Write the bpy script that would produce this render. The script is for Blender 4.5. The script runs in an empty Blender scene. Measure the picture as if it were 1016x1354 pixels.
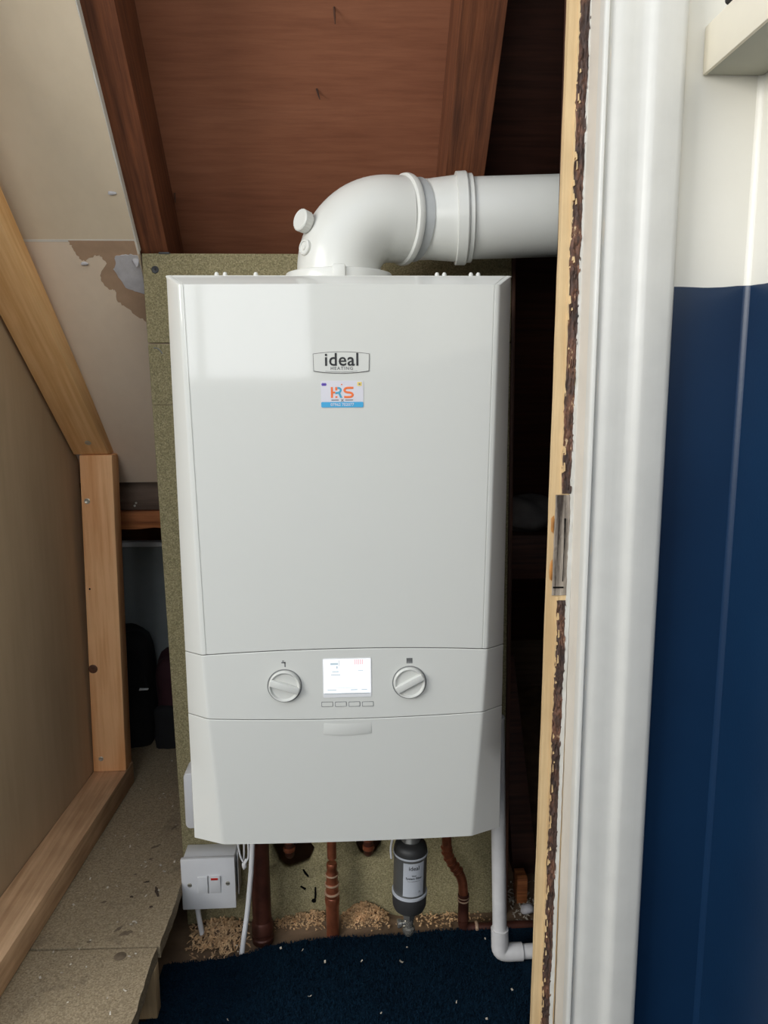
import bpy, bmesh, math, random
from math import sin, cos, pi, radians, sqrt
from mathutils import Vector, Matrix

random.seed(11)
SC = bpy.context.scene
COL = SC.collection

# ------------------------------------------------------------------ camera
cam_d = bpy.data.cameras.new('camera')
cam = bpy.data.objects.new('camera', cam_d)
COL.objects.link(cam)
PITCH, YAW, ROLL, FPX = .1628953, .0494965, -.00544703, 1004.25
_f = Vector((sin(YAW)*cos(PITCH), cos(YAW)*cos(PITCH), -sin(PITCH)))
_r = Vector((cos(YAW), -sin(YAW), 0))
_u = _r.cross(_f)
_r, _u = cos(ROLL)*_r + sin(ROLL)*_u, -sin(ROLL)*_r + cos(ROLL)*_u
cam.matrix_world = Matrix(((_r.x, _u.x, -_f.x, .00356), (_r.y, _u.y, -_f.y, -1.15271),
                           (_r.z, _u.z, -_f.z, .57311), (0, 0, 0, 1)))
cam_d.sensor_fit = 'VERTICAL'
cam_d.sensor_height = 24
cam_d.lens = FPX/1354*24
cam_d.clip_start = .02
SC.camera = cam

# ------------------------------------------------------------------ world, lights, exposure
world = bpy.data.worlds.new('world')
SC.world = world
world.use_nodes = True
world.node_tree.nodes['Background'].inputs['Color'].default_value = (.78, .86, 1, 1)
world.node_tree.nodes['Background'].inputs['Strength'].default_value = 1.6

def window_light(name, loc, rz, w, h, energy, color):
    la = bpy.data.lights.new(name, 'AREA')
    la.shape = 'RECTANGLE'
    la.size, la.size_y = w, h
    la.energy = energy
    la.color = color
    lo = bpy.data.objects.new(name, la)
    lo.location = loc
    lo.rotation_euler = (radians(90), 0, rz)
    COL.objects.link(lo)


window_light('rear_window_daylight', (-.915, -3.47, 1.14), 0, 1.49, 1.12, 20, (1, .988, .955))        # shines along +Y
window_light('side_window_daylight', (-2.27, -2.05, 1.30), -pi/2, 1.72, .98, 88, (1, .988, .955))    # shines along +X

SC.view_settings.view_transform = 'Standard'
SC.view_settings.look = 'None'
SC.view_settings.exposure = 0.03
SC.view_settings.gamma = 1
SC.view_settings.use_curve_mapping = False
try:
    SC.cycles.use_denoising = True
    SC.cycles.max_bounces = 10
    SC.cycles.diffuse_bounces = 6
except Exception:
    pass

# ------------------------------------------------------------------ helpers
def lin(c):
    o = []
    for v in c:
        v = v/255
        o.append(v/12.92 if v <= .04045 else ((v+.055)/1.055)**2.4)
    return (o[0], o[1], o[2], 1)


class NT:
    def __init__(s, name):
        s.m = bpy.data.materials.new(name)
        s.m.use_nodes = True
        s.t = s.m.node_tree
        s.b = s.t.nodes['Principled BSDF']

    def n(s, kind, **kw):
        nd = s.t.nodes.new(kind)
        for k, v in kw.items():
            if k in nd.inputs.keys() if hasattr(nd.inputs, 'keys') else False:
                nd.inputs[k].default_value = v
            else:
                setattr(nd, k, v)
        return nd

    def l(s, a, b):
        s.t.links.new(a, b)

    def coords(s, scale=(1, 1, 1), rot=(0, 0, 0)):
        tc = s.n('ShaderNodeTexCoord')
        mp = s.n('ShaderNodeMapping')
        mp.inputs['Scale'].default_value = scale
        mp.inputs['Rotation'].default_value = rot
        s.l(tc.outputs['Object'], mp.inputs['Vector'])
        return mp.outputs['Vector']

    def noise(s, vec, scale, detail=5, rough=.55, dist=0):
        nd = s.n('ShaderNodeTexNoise')
        nd.inputs['Scale'].default_value = scale
        nd.inputs['Detail'].default_value = detail
        nd.inputs['Roughness'].default_value = rough
        nd.inputs['Distortion'].default_value = dist
        s.l(vec, nd.inputs['Vector'])
        return nd.outputs['Fac']

    def ramp(s, fac, stops):
        r = s.n('ShaderNodeValToRGB')
        e = r.color_ramp.elements
        while len(e) < len(stops):
            e.new(.5)
        for i, (p, c) in enumerate(stops):
            e[i].position = p
            e[i].color = c
        s.l(fac, r.inputs['Fac'])
        return r.outputs['Color']

    def mix(s, fac, a, b, mode='MIX'):
        m = s.n('ShaderNodeMix')
        m.data_type = 'RGBA'
        m.blend_type = mode
        if isinstance(fac, (int, float)):
            m.inputs[0].default_value = fac
        else:
            s.l(fac, m.inputs[0])
        for v, i in ((a, 6), (b, 7)):
            if isinstance(v, tuple):
                m.inputs[i].default_value = v
            else:
                s.l(v, m.inputs[i])
        return m.outputs[2]

    def bump(s, h, strength=.3, dist=.002):
        b = s.n('ShaderNodeBump')
        b.inputs['Strength'].default_value = strength
        b.inputs['Distance'].default_value = dist
        s.l(h, b.inputs['Height'])
        s.l(b.outputs['Normal'], s.b.inputs['Normal'])

    def base(s, c):
        if isinstance(c, tuple):
            s.b.inputs['Base Color'].default_value = c
        else:
            s.l(c, s.b.inputs['Base Color'])

    def set(s, rough=.5, metal=0, coat=0, spec=.5):
        s.b.inputs['Roughness'].default_value = rough
        s.b.inputs['Metallic'].default_value = metal
        s.b.inputs['Coat Weight'].default_value = coat
        s.b.inputs['Coat Roughness'].default_value = .04
        s.b.inputs['Specular IOR Level'].default_value = spec
        return s


def plain(name, c, rough=.5, metal=0, coat=0, spec=.5, var=.06, vs=30, bump=0, bs=200):
    t = NT(name)
    v = t.coords()
    f = t.noise(v, vs, 4)
    c = lin(c)
    d = tuple(x*(1-var) for x in c[:3])+(1,)
    t.base(t.ramp(f, [(.35, d), (.65, c)]))
    t.set(rough, metal, coat, spec)
    if bump:
        t.bump(t.noise(v, bs, 3), bump, .001)
    return t.m


def timber_mat(name, light, dark, axis=2, fine=90, rings=9, rough=.65, bump=.25, ring=.07, dirt_amt=.55):
    """wood whose grain runs along the given object axis"""
    t = NT(name)
    sc = [1, 1, 1]
    sc[axis] = .045
    v = t.coords(tuple(sc))
    a = t.noise(v, fine*2.2, 6, .6)
    b = t.noise(v, rings, 3, .5, .6)
    w = t.n('ShaderNodeMath', operation='MULTIPLY')
    t.l(b, w.inputs[0]); w.inputs[1].default_value = 13
    w1 = t.n('ShaderNodeMath', operation='MULTIPLY')
    t.l(w.outputs[0], w1.inputs[0]); w1.inputs[1].default_value = 6.283
    w2 = t.n('ShaderNodeMath', operation='SINE')
    t.l(w1.outputs[0], w2.inputs[0])
    mixf = t.n('ShaderNodeMath', operation='MULTIPLY_ADD')
    t.l(w2.outputs[0], mixf.inputs[0]); mixf.inputs[1].default_value = ring
    t.l(a, mixf.inputs[2])
    mid = tuple((p+q)/2 for p, q in zip(lin(light), lin(dark)))
    c = t.ramp(mixf.outputs[0], [(.34, lin(light)), (.52, mid), (.70, lin(dark))])
    v2 = t.coords()
    dirt = t.ramp(t.noise(v2, 14, 4), [(.35, (.72, .70, .68, 1)), (.65, (1, 1, 1, 1))])
    c = t.mix(dirt_amt, c, dirt, 'MULTIPLY')
    t.base(c)
    t.set(rough, spec=.35)
    t.bump(a, bump, .0015)
    return t.m


def chip_mat(name, cols, scale=260, rough=.8, dirt=None):
    t = NT(name)
    v = t.coords()
    vo = t.n('ShaderNodeTexVoronoi')
    vo.inputs['Scale'].default_value = scale
    vo.inputs['Randomness'].default_value = 1
    mp = t.coords((1, 1, 1), (.4, .3, .6))
    t.l(mp, vo.inputs['Vector'])
    sep = t.n('ShaderNodeSeparateColor')
    t.l(vo.outputs['Color'], sep.inputs['Color'])
    n = len(cols)
    c1 = t.ramp(sep.outputs[0], [(i/(n-1), lin(c)) for i, c in enumerate(cols)])
    f = t.noise(v, scale*.9, 4, .7)
    c2 = t.ramp(f, [(.3, (.45, .43, .40, 1)), (.62, (1.0, 1.0, 1.0, 1))])
    c = t.mix(.7, c1, c2, 'MULTIPLY')
    if dirt:
        g = t.noise(v, dirt[1], 5, .65, .4)
        m = t.ramp(g, [(dirt[2], (0, 0, 0, 1)), (dirt[2]+.14, (1, 1, 1, 1))])
        c = t.mix(m, c, lin(dirt[0]))
    t.base(c)
    t.set(rough, spec=.25)
    t.bump(f, .35, .0012)
    return t.m


def emit(name, c, s):
    t = NT(name)
    t.base((0, 0, 0, 1))
    t.b.inputs['Emission Color'].default_value = lin(c)
    t.b.inputs['Emission Strength'].default_value = s
    return t.m


# ---- mesh building
class MB:
    def __init__(s):
        s.bm = bmesh.new()

    def merge(s, other, mat=None):
        me = bpy.data.meshes.new('tmp')
        if mat is not None:
            bmesh.ops.transform(other, matrix=mat, verts=other.verts)
        other.to_mesh(me)
        other.free()
        s.bm.from_mesh(me)
        bpy.data.meshes.remove(me)
        return s

    def hexa(s, v, bev=0, seg=2):
        """v: 8 corners, bottom ring 0-3 then top ring 4-7"""
        b = bmesh.new()
        vs = [b.verts.new(p) for p in v]
        for f in ((0, 3, 2, 1), (4, 5, 6, 7), (0, 1, 5, 4), (1, 2, 6, 5), (2, 3, 7, 6), (3, 0, 4, 7)):
            b.faces.new([vs[i] for i in f])
        if bev:
            bmesh.ops.bevel(b, geom=b.edges[:], offset=bev, segments=seg, profile=.5, affect='EDGES')
        return s.merge(b)

    def box(s, lo, hi, bev=0, seg=2, mat=None):
        (a, b, c), (d, e, f) = lo, hi
        v = [(a, b, c), (d, b, c), (d, e, c), (a, e, c), (a, b, f), (d, b, f), (d, e, f), (a, e, f)]
        if mat is not None:
            v = [mat @ Vector(p) for p in v]
        return s.hexa(v, bev, seg)

    def prism(s, poly, n, depth, origin=(0, 0, 0), ax=None, ay=None, bev=0):
        """extrude polygon (2D in ax, ay) by depth along n"""
        n = Vector(n).normalized()
        ax = Vector(ax); ay = Vector(ay); o = Vector(origin)
        b = bmesh.new()
        r0 = [b.verts.new(o+ax*p[0]+ay*p[1]) for p in poly]
        r1 = [b.verts.new(o+ax*p[0]+ay*p[1]+n*depth) for p in poly]
        k = len(poly)
        b.faces.new(r0[::-1]); top = b.faces.new(r1)
        for i in range(k):
            b.faces.new((r0[i], r0[(i+1) % k], r1[(i+1) % k], r1[i]))
        bmesh.ops.recalc_face_normals(b, faces=b.faces[:])
        if bev:
            bmesh.ops.bevel(b, geom=[e for e in top.edges], offset=bev, segments=2, profile=.5, affect='EDGES')
        return s.merge(b)

    def lathe(s, prof, p0, axis, seg=32, cap=True):
        """prof: list of (distance along axis, radius)"""
        a = Vector(axis).normalized()
        t = Vector((0, 0, 1)) if abs(a.z) < .9 else Vector((1, 0, 0))
        e1 = a.cross(t).normalized(); e2 = a.cross(e1)
        p0 = Vector(p0)
        b = bmesh.new()
        rings = []
        for d, r in prof:
            rings.append([b.verts.new(p0+a*d+(e1*cos(2*pi*i/seg)+e2*sin(2*pi*i/seg))*max(r, 1e-5)) for i in range(seg)])
        for q, w in zip(rings, rings[1:]):
            for i in range(seg):
                b.faces.new((q[i], q[(i+1) % seg], w[(i+1) % seg], w[i]))
        if cap:
            b.faces.new(rings[0][::-1]); b.faces.new(rings[-1])
        bmesh.ops.recalc_face_normals(b, faces=b.faces[:])
        return s.merge(b)

    def tube(s, path, r, seg=14, cap=True, smooth_iter=0):
        P = [Vector(p) for p in path]
        R = r if isinstance(r, (list, tuple)) else [r]*len(P)
        R = list(R)
        for _ in range(smooth_iter):
            Q, S = [P[0]], [R[0]]
            for i in range(len(P)-1):
                Q += [P[i]*.75+P[i+1]*.25, P[i]*.25+P[i+1]*.75]
                S += [R[i]*.75+R[i+1]*.25, R[i]*.25+R[i+1]*.75]
            P, R = Q+[P[-1]], S+[R[-1]]
        b = bmesh.new()
        tan = [(P[min(i+1, len(P)-1)]-P[max(i-1, 0)]).normalized() for i in range(len(P))]
        ref = Vector((0, 0, 1)) if abs(tan[0].z) < .9 else Vector((1, 0, 0))
        e1 = tan[0].cross(ref).normalized()
        rings = []
        for i, p in enumerate(P):
            e1 = (e1-tan[i]*e1.dot(tan[i])).normalized()
            e2 = tan[i].cross(e1)
            rings.append([b.verts.new(p+(e1*cos(2*pi*k/seg)+e2*sin(2*pi*k/seg))*R[i]) for k in range(seg)])
        for q, w in zip(rings, rings[1:]):
            for i in range(seg):
                b.faces.new((q[i], q[(i+1) % seg], w[(i+1) % seg], w[i]))
        if cap:
            b.faces.new(rings[0][::-1]); b.faces.new(rings[-1])
        bmesh.ops.recalc_face_normals(b, faces=b.faces[:])
        return s.merge(b)

    def raw(s, verts, faces, recalc=True):
        b = bmesh.new()
        vs = [b.verts.new(v) for v in verts]
        for f in faces:
            try:
                b.faces.new([vs[i] for i in f])
            except ValueError:
                pass
        if recalc:
            bmesh.ops.recalc_face_normals(b, faces=b.faces[:])
        return s.merge(b)

    def build(s, name, mat, parent=None, angle=35, smooth=True):
        for f in s.bm.faces:
            f.smooth = smooth
        lim = radians(angle)
        for e in s.bm.edges:
            if len(e.link_faces) == 2 and e.calc_face_angle(0) > lim:
                e.smooth = False
        me = bpy.data.meshes.new(name)
        s.bm.to_mesh(me)
        s.bm.free()
        return link(name, me, mat, parent)


def link(name, me, mat, parent=None):
    o = bpy.data.objects.new(name, me)
    if mat is not None:
        me.materials.append(mat)
    COL.objects.link(o)
    if parent is not None:
        o.parent = parent
        o.matrix_parent_inverse = parent_world(parent).inverted()
    return o


def parent_world(p):
    m = Matrix.LocRotScale(p.location, p.rotation_euler, p.scale)
    if p.parent is not None:
        m = parent_world(p.parent) @ p.matrix_parent_inverse @ m
    return m


def tag(o, label=None, cat=None, group=None, kind=None):
    if label: o['label'] = label
    if cat: o['category'] = cat
    if group: o['group'] = group
    if kind: o['kind'] = kind
    return o


def thing(name, label, cat, loc=(0, 0, 0), group=None):
    o = bpy.data.objects.new(name, None)
    o.empty_display_size = .05
    o.location = loc
    COL.objects.link(o)
    return tag(o, label, cat, group)


def structure(name, loc=(0, 0, 0)):
    o = bpy.data.objects.new(name, None)
    o.empty_display_size = .05
    o.location = loc
    COL.objects.link(o)
    return tag(o, kind='structure')


def lettering(name, body, size, loc, mat, parent, rot=(pi/2, 0, 0), weight=0.0, sx=1.0, spacing=1.0, depth=.00012):
    cu = bpy.data.curves.new(name, 'FONT')
    cu.body = body
    cu.size = size
    cu.align_x = 'CENTER'
    cu.align_y = 'CENTER'
    cu.offset = weight
    cu.extrude = depth
    cu.space_character = spacing
    cu.resolution_u = 3
    tmp = bpy.data.objects.new(name, cu)
    COL.objects.link(tmp)
    dg = bpy.context.evaluated_depsgraph_get()
    me = bpy.data.meshes.new_from_object(tmp.evaluated_get(dg))
    bpy.data.objects.remove(tmp)
    M = Matrix.Translation(loc) @ Matrix.Rotation(rot[2], 4, 'Z') @ Matrix.Rotation(rot[0], 4, 'X') @ Matrix.Diagonal((sx, 1, 1, 1))
    me.transform(M)
    me.name = name
    me.materials.clear()
    return link(name, me, mat, parent)


def rrect(w, h, r, seg=5):
    pts = []
    for cx, cy, a0 in ((w/2-r, h/2-r, 0), (-w/2+r, h/2-r, 90), (-w/2+r, -h/2+r, 180), (w/2-r, -h/2+r, 270)):
        for i in range(seg+1):
            a = radians(a0+90*i/seg)
            pts.append((cx+r*cos(a), cy+r*sin(a)))
    return pts


XA, YA, ZA = (1, 0, 0), (0, 1, 0), (0, 0, 1)

# ------------------------------------------------------------------ materials
M_white = plain('boiler_white', (205, 205, 198), .06, spec=.40, var=.01, vs=3)
M_whitepl = plain('flue_white', (208, 208, 201), .30, var=.02, vs=6)
M_fit = plain('white_plastic', (222, 222, 222), .35, var=.03)
M_pvc = plain('waste_pipe_white', (214, 212, 210), .38, var=.10, vs=45)
M_groove = plain('groove_grey', (120, 121, 120), .6)
M_grey = plain('symbol_grey', (105, 106, 106), .6)
M_black = plain('print_black', (28, 28, 30), .5)
M_void = plain('black_hole', (8, 8, 8), .95, spec=.1)
M_copper = plain('aged_copper', (176, 104, 74), .28, metal=.55, var=.55, vs=38, bump=.15, bs=90)
M_copperdull = plain('dull_copper', (92, 52, 40), .5, metal=.4, var=.5, vs=30, bump=.2, bs=80)
M_solder = plain('solder_bright', (225, 190, 160), .25, metal=.4, var=.2)
M_brass = plain('fitting_chrome', (188, 184, 174), .2, metal=.75, var=.15)
M_filter = plain('filter_grey', (112, 112, 109), .36, metal=.4, var=.1)
M_filterdk = plain('filter_dark_cap', (52, 52, 52), .5, var=.1)
M_lab = plain('label_silver', (186, 190, 196), .5, var=.03)
M_steel = plain('screw_steel', (205, 200, 184), .3, metal=.5, var=.2)
M_red = plain('neon_red', (196, 36, 26), .35)
M_orange = plain('sticker_orange', (232, 112, 52), .45)
M_teal = plain('sticker_teal', (70, 160, 190), .45)
M_blue = plain('sticker_blue', (62, 160, 205), .4)
M_stick = plain('sticker_white', (206, 204, 209), .35, var=.01)
M_purple = plain('sticker_purple', (98, 74, 170), .45)
M_yellow = plain('sticker_yellow', (232, 206, 110), .45)

M_pine = timber_mat('pine_orange', (250, 196, 142), (230, 166, 110), 2, 70, 7, ring=.15, dirt_amt=.15)
M_pineY = timber_mat('pine_plate', (222, 184, 144), (192, 152, 114), 1, 70, 7, dirt_amt=.6)
M_pineD = timber_mat('pine_brace', (250, 204, 146), (232, 178, 116), 2, 70, 7, dirt_amt=.2)
M_raft = timber_mat('rafter_stained', (122, 72, 44), (80, 45, 27), 1, 80, 8, .7, .5)
M_darkwood = timber_mat('dark_stud', (88, 58, 44), (52, 34, 26), 2, 70, 7)
M_beam = timber_mat('dark_beam', (118, 98, 82), (92, 76, 64), 0, 70, 7)
M_batten = timber_mat('orange_batten', (186, 118, 70), (120, 66, 36), 0, 70, 7)
M_redbeam = timber_mat('red_brown_beam', (84, 54, 44), (56, 36, 30), 0, 70, 7)
M_raw = timber_mat('raw_jamb_wood', (222, 194, 148), (200, 168, 122), 2, 60, 5, dirt_amt=.4)
M_block = timber_mat('tan_offcut', (190, 164, 126), (160, 132, 96), 2, 60, 5)


def ply_mat():
    t = NT('red_brown_ply')
    v = t.coords((.08, 1, 1))
    a = t.noise(v, 120, 6, .65)
    b = t.noise(v, 9, 4, .5, .8)
    c = t.ramp(b, [(.3, lin((142, 90, 65))), (.5, lin((150, 97, 70))), (.72, lin((158, 105, 78)))])
    g = t.ramp(a, [(.3, (.72, .68, .66, 1)), (.6, (1, 1, 1, 1))])
    c = t.mix(.8, c, g, 'MULTIPLY')
    v2 = t.coords()
    k = t.ramp(t.noise(v2, 3.5, 3), [(.3, (.80, .76, .74, 1)), (.7, (1.0, 1.0, 1.0, 1))])
    c = t.mix(.6, c, k, 'MULTIPLY')
    t.base(c)
    t.set(.7, spec=.3)
    t.bump(a, .3, .001)
    return t.m


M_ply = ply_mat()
M_plyshade = timber_mat('shaded_brown_ply', (84, 50, 38), (62, 37, 28), 0, 70, 7)  # shade of the right roof bay put into a darker board colour


def plaster_mat(name, c1, c2, streak=.2):
    t = NT(name)
    v = t.coords((1, 1, .35))
    c = t.ramp(t.noise(v, 5, 5, .6), [(.3, lin(c1)), (.7, lin(c2))])
    s = t.ramp(t.noise(t.coords((1, 1, .1)), 60, 4), [(.3, (.86, .85, .84, 1)), (.6, (1, 1, 1, 1))])
    c = t.mix(streak, c, s, 'MULTIPLY')
    t.base(c)
    t.set(.75, spec=.3)
    t.bump(t.noise(t.coords(), 160, 4), .08, .001)
    return t.m


M_pb = plaster_mat('plasterboard_ivory', (216, 199, 172), (225, 209, 183))
M_pb_low = plaster_mat('plasterboard_ivory_low', (230, 210, 186), (236, 219, 196))
M_pbedge = plain('plasterboard_edge', (226, 222, 212), .8)
M_torn = plain('torn_brown_paper', (182, 152, 124), .85, var=.12, vs=40, bump=.2)
M_filler = plain('grey_filler', (196, 194, 196), .85, var=.14, vs=70, bump=.6, bs=120)
M_hard = plaster_mat('brown_partition_board', (180, 157, 126), (198, 174, 142), .5)
M_green = chip_mat('green_chipboard', [(132, 124, 92), (146, 137, 102), (156, 147, 111), (170, 159, 124), (122, 115, 84)], 560)
M_chip = chip_mat('floor_chipboard', [(146, 130, 105), (155, 139, 112), (162, 146, 118), (172, 156, 128), (138, 122, 98)], 430,
                  dirt=((92, 80, 66), 7, .60))
M_sub = plain('dusty_subfloor', (128, 104, 80), .9, var=.35, vs=25, bump=.4, bs=110)
M_shav = plain('wood_shavings', (230, 190, 142), .75, var=.35, vs=60)
M_fleck = plain('pale_flecks', (196, 186, 168), .8, var=.3)
M_board_w = plain('grey_white_panel', (128, 134, 134), .6, var=.08)
M_bagdark = plain('black_cloth', (18, 18, 20), .9, var=.3, bump=.5, bs=300)
M_bagred = plain('dark_red_cloth', (52, 16, 24), .85, var=.3, bump=.4, bs=300)
M_sack = plain('grey_sack', (104, 100, 98), .8, var=.3, bump=.4, bs=60)
M_undershade = plain('shelf_underside_shade', (178, 177, 163), .6, var=.03)  # shade under the ledge painted in as a greyer colour
M_shelf = plain('cream_shelf', (236, 228, 208), .45, var=.03)
M_ceil = plain('room_white', (236, 234, 228), .85, var=.02)


def gloss_paint(name, c, rough=.28, bump=.12, axis=2):
    t = NT(name)
    sc = [1, 1, 1]
    sc[axis] = .06
    a = t.noise(t.coords(tuple(sc)), 220, 4)
    b = t.noise(t.coords(), 30, 4)
    cc = lin(c)
    t.base(t.ramp(b, [(.3, tuple(x*.95 for x in cc[:3])+(1,)), (.6, cc)]))
    t.set(rough)
    t.bump(a, bump, .0012)
    return t.m


M_gloss = gloss_paint('white_gloss_paint', (206, 204, 196), .34)
M_cream = gloss_paint('aged_cream_paint', (216, 208, 194), .4)


def two_tone(name):
    t = NT(name)
    v = t.coords()
    sx = t.n('ShaderNodeSeparateXYZ')
    t.l(v, sx.inputs[0])
    wob = t.noise(v, 18, 2)
    m = t.n('ShaderNodeMath', operation='MULTIPLY_ADD')
    t.l(wob, m.inputs[0]); m.inputs[1].default_value = .006
    t.l(sx.outputs['Z'], m.inputs[2])
    g = t.n('ShaderNodeMath', operation='GREATER_THAN')
    t.l(m.outputs[0], g.inputs[0]); g.inputs[1].default_value = .6735
    n = t.noise(v, 4, 4)
    navy = t.ramp(n, [(.3, lin((12, 38, 66))), (.7, lin((16, 46, 76)))])
    wht = t.ramp(n, [(.3, lin((222, 218, 206))), (.7, lin((228, 225, 215)))])
    # small pale scuffs in the navy paint
    sc = t.ramp(t.noise(t.coords((1, 1, .5), (.5, .3, .2)), 34, 3, .4), [(.765, (0, 0, 0, 1)), (.79, (1, 1, 1, 1))])
    navy = t.mix(sc, navy, lin((96, 116, 142)))
    t.base(t.mix(g.outputs[0], navy, wht))
    t.set(.38)
    t.bump(t.noise(v, 260, 3), .10, .001)
    return t.m


M_wall = two_tone('white_over_navy_paint')


def carpet_mat():
    t = NT('navy_carpet')
    v = t.coords()
    a = t.noise(v, 420, 4, .7)
    b = t.noise(v, 12, 4)
    c = t.ramp(a, [(.3, lin((8, 24, 36))), (.55, lin((14, 40, 58))), (.8, lin((34, 66, 84)))])
    d = t.ramp(b, [(.3, (.75, .75, .78, 1)), (.7, (1, 1, 1, 1))])
    t.base(t.mix(.8, c, d, 'MULTIPLY'))
    t.set(.95, spec=.1)
    t.bump(a, .8, .004)
    return t.m


M_carpet = carpet_mat()


def chipped_mat():
    t = NT('chipped_brown_paint')
    v = t.coords((1, 1, .45))
    a = t.noise(v, 95, 6, .7)
    c = t.ramp(a, [(.30, lin((40, 32, 29))), (.50, lin((78, 57, 47))), (.63, lin((118, 80, 60))), (.70, lin((220, 196, 156)))])
    t.base(c)
    t.set(.7)
    t.bump(a, .6, .003)
    return t.m


M_chipped = chipped_mat()
M_hinge = timber_mat('grey_weathered_wood', (196, 184, 168), (60, 52, 46), 2, 75, 6, .85, .9, ring=.16)
M_ooze = plain('amber_stain', (188, 128, 62), .6, var=.3, vs=60)

# ------------------------------------------------------------------ structure
def SL(y):                      # underside of the rafters, 48 degree slope
    return .77-1.1106*y
NV = Vector((0, sin(radians(48)), cos(radians(48))))
DV = Vector((0, -cos(radians(48)), sin(radians(48))))      # up the slope, towards the room


def slope_box(x0, x1, d0, d1, ya, yb):
    """box lying in the roof slope: d measured outward from rafter underside; ya low end, yb high end (y on the underside)"""
    A = Vector((0, ya, SL(ya))); B = Vector((0, yb, SL(yb)))
    out = []
    for d in (d0, d1):
        for x, p in ((x0, A), (x1, A), (x1, B), (x0, B)):
            q = p+NV*d
            out.append((x, q.y, q.z))
    return out


# subfloor
MB().box((-2.3, -3.5, -.335), (1.3, 1.05, -.31)).build('floor', M_sub).__setitem__('kind', 'structure')

# carpet with a cut, ragged far edge
def build_carpet():
    edge = [(-.2865, -.101), (-.22, -.0965), (-.169, -.088), (-.15, -.080), (-.13, -.0705), (-.1, -.0665), (-.077, -.062), (-.029, -.058),
            (.069, -.0575), (.131, -.052), (.193, -.050), (.24, -.047), (.293, -.045), (.40, -.05)]
    pts = []
    for (xa, ya), (xb, yb) in zip(edge, edge[1:]):
        for i in range(8):
            t = i/8
            pts.append((xa+(xb-xa)*t, ya+(yb-ya)*t+random.uniform(-.0022, .0022)))
    pts.append(edge[-1])
    n = len(pts)
    V, F = [], []
    for x, y in pts: V.append((x, y, -.298))
    for x, y in pts: V.append((x, y-.10, -.298))
    for x, y in pts: V.append((x, -.40, -.298))
    for x, y in pts: V.append((x, y, -.309))
    for i in range(n-1):
        F += [(i, i+1, n+i+1, n+i), (n+i, n+i+1, 2*n+i+1, 2*n+i), (3*n+i, 3*n+i+1, i+1, i)]
    k = len(V)
    V += [(-2.2, -.386, -.298), (-.2865, -.386, -.298), (-.2865, -.40, -.298), (.407, -.40, -.298), (.407, -3.4, -.298), (-2.2, -3.4, -.298), (-.53, -.207, -.298), (-.2865, -.207, -.298), (-.53, -.386, -.298)]
    F += [(k, k+8, k+1, k+2, k+3, k+4, k+5), (k+6, k+7, k+1, k+8)]
    mb = MB()
    mb.raw(V, F, False)
    bmesh.ops.recalc_face_normals(mb.bm, faces=mb.bm.faces[:])
    o = mb.build('carpet', M_carpet)
    tag(o, 'dark navy carpet with a ragged cut edge below the boiler', 'carpet')
    # pile
    tv, tf = [], []
    rnd = random.Random(5)
    def edge_y(x):
        for (xa, ya), (xb, yb) in zip(edge, edge[1:]):
            if xa <= x <= xb:
                return ya+(yb-ya)*(x-xa)/(xb-xa)
        return -.06
    for _ in range(44000):
        x = rnd.uniform(-.285, .26)
        y = edge_y(x)+.002-rnd.random()*.34
        a = rnd.random()*2*pi
        w = .0011; h = rnd.uniform(.002, .0052)
        dx, dy = cos(a)*w, sin(a)*w
        lx, ly = rnd.uniform(-.002, .002), rnd.uniform(-.002, .002)
        i = len(tv)
        tv += [(x-dx, y-dy, -.2985), (x+dx, y+dy, -.2985), (x+lx, y+ly, -.298+h)]
        tf.append((i, i+1, i+2))
    me = bpy.data.meshes.new('pile')
    me.from_pydata(tv, [], tf)
    p = link('pile', me, M_carpet, o)
    tag(p, kind='stuff')


build_carpet()

# wall with the cupboard opening (right of the door, left of it, and over it)
mb = MB()
mb.box((.2535, -.385, -.31), (1.25, -.256, 1.9))
mb.box((-2.25, -.385, -.31), (-.535, -.30, 1.9))
mb.box((-.535, -.385, 1.2005), (.2535, -.345, 1.9))
tag(mb.build('wall_front', M_wall), kind='structure')
tag(MB().box((.408, -3.55, -.31), (.48, -.386, 1.9)).build('wall_right', M_wall), kind='structure')
# wall behind the camera and wall at the left of the room, each with a window opening
mb = MB()
mb.box((-2.2, -3.5, -.31), (-1.66, -3.4, 1.9))
mb.box((-.17, -3.5, -.31), (.407, -3.4, 1.9))
mb.box((-1.66, -3.5, -.31), (-.17, -3.4, .58))
mb.box((-1.66, -3.5, 1.70), (-.17, -3.4, 1.9))
tag(mb.build('wall_rear', M_wall), kind='structure')
mb = MB()
mb.box((-2.3, -3.55, -.31), (-2.2, -2.91, 1.9))
mb.box((-2.3, -1.19, -.31), (-2.2, -.386, 1.9))
mb.box((-2.3, -2.91, -.31), (-2.2, -1.19, .81))
mb.box((-2.3, -2.91, 1.79), (-2.2, -1.19, 1.9))
tag(mb.build('wall_left', M_wall), kind='structure')
def window(name, c, w, h, rz):
    win = structure(name, c)
    M = Matrix.Translation(c) @ Matrix.Rotation(rz, 4, 'Z')
    mb = MB()
    for x0, x1, z0, z1 in ((-w/2, -w/2+.045, -h/2, h/2), (w/2-.045, w/2, -h/2, h/2), (-w/2+.045, w/2-.045, -h/2, -h/2+.045), (-w/2+.045, w/2-.045, h/2-.045, h/2), (-.02, .02, -h/2+.045, h/2-.045)):
        mb.box((x0, -.025, z0), (x1, .025, z1), .004, 2, M)
    mb.build('window_frame', M_gloss, win)
window('window_1', (-.915, -3.425, 1.14), 1.49, 1.12, 0)
window('window_2', (-2.225, -2.05, 1.30), 1.72, .98, pi/2)

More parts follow.
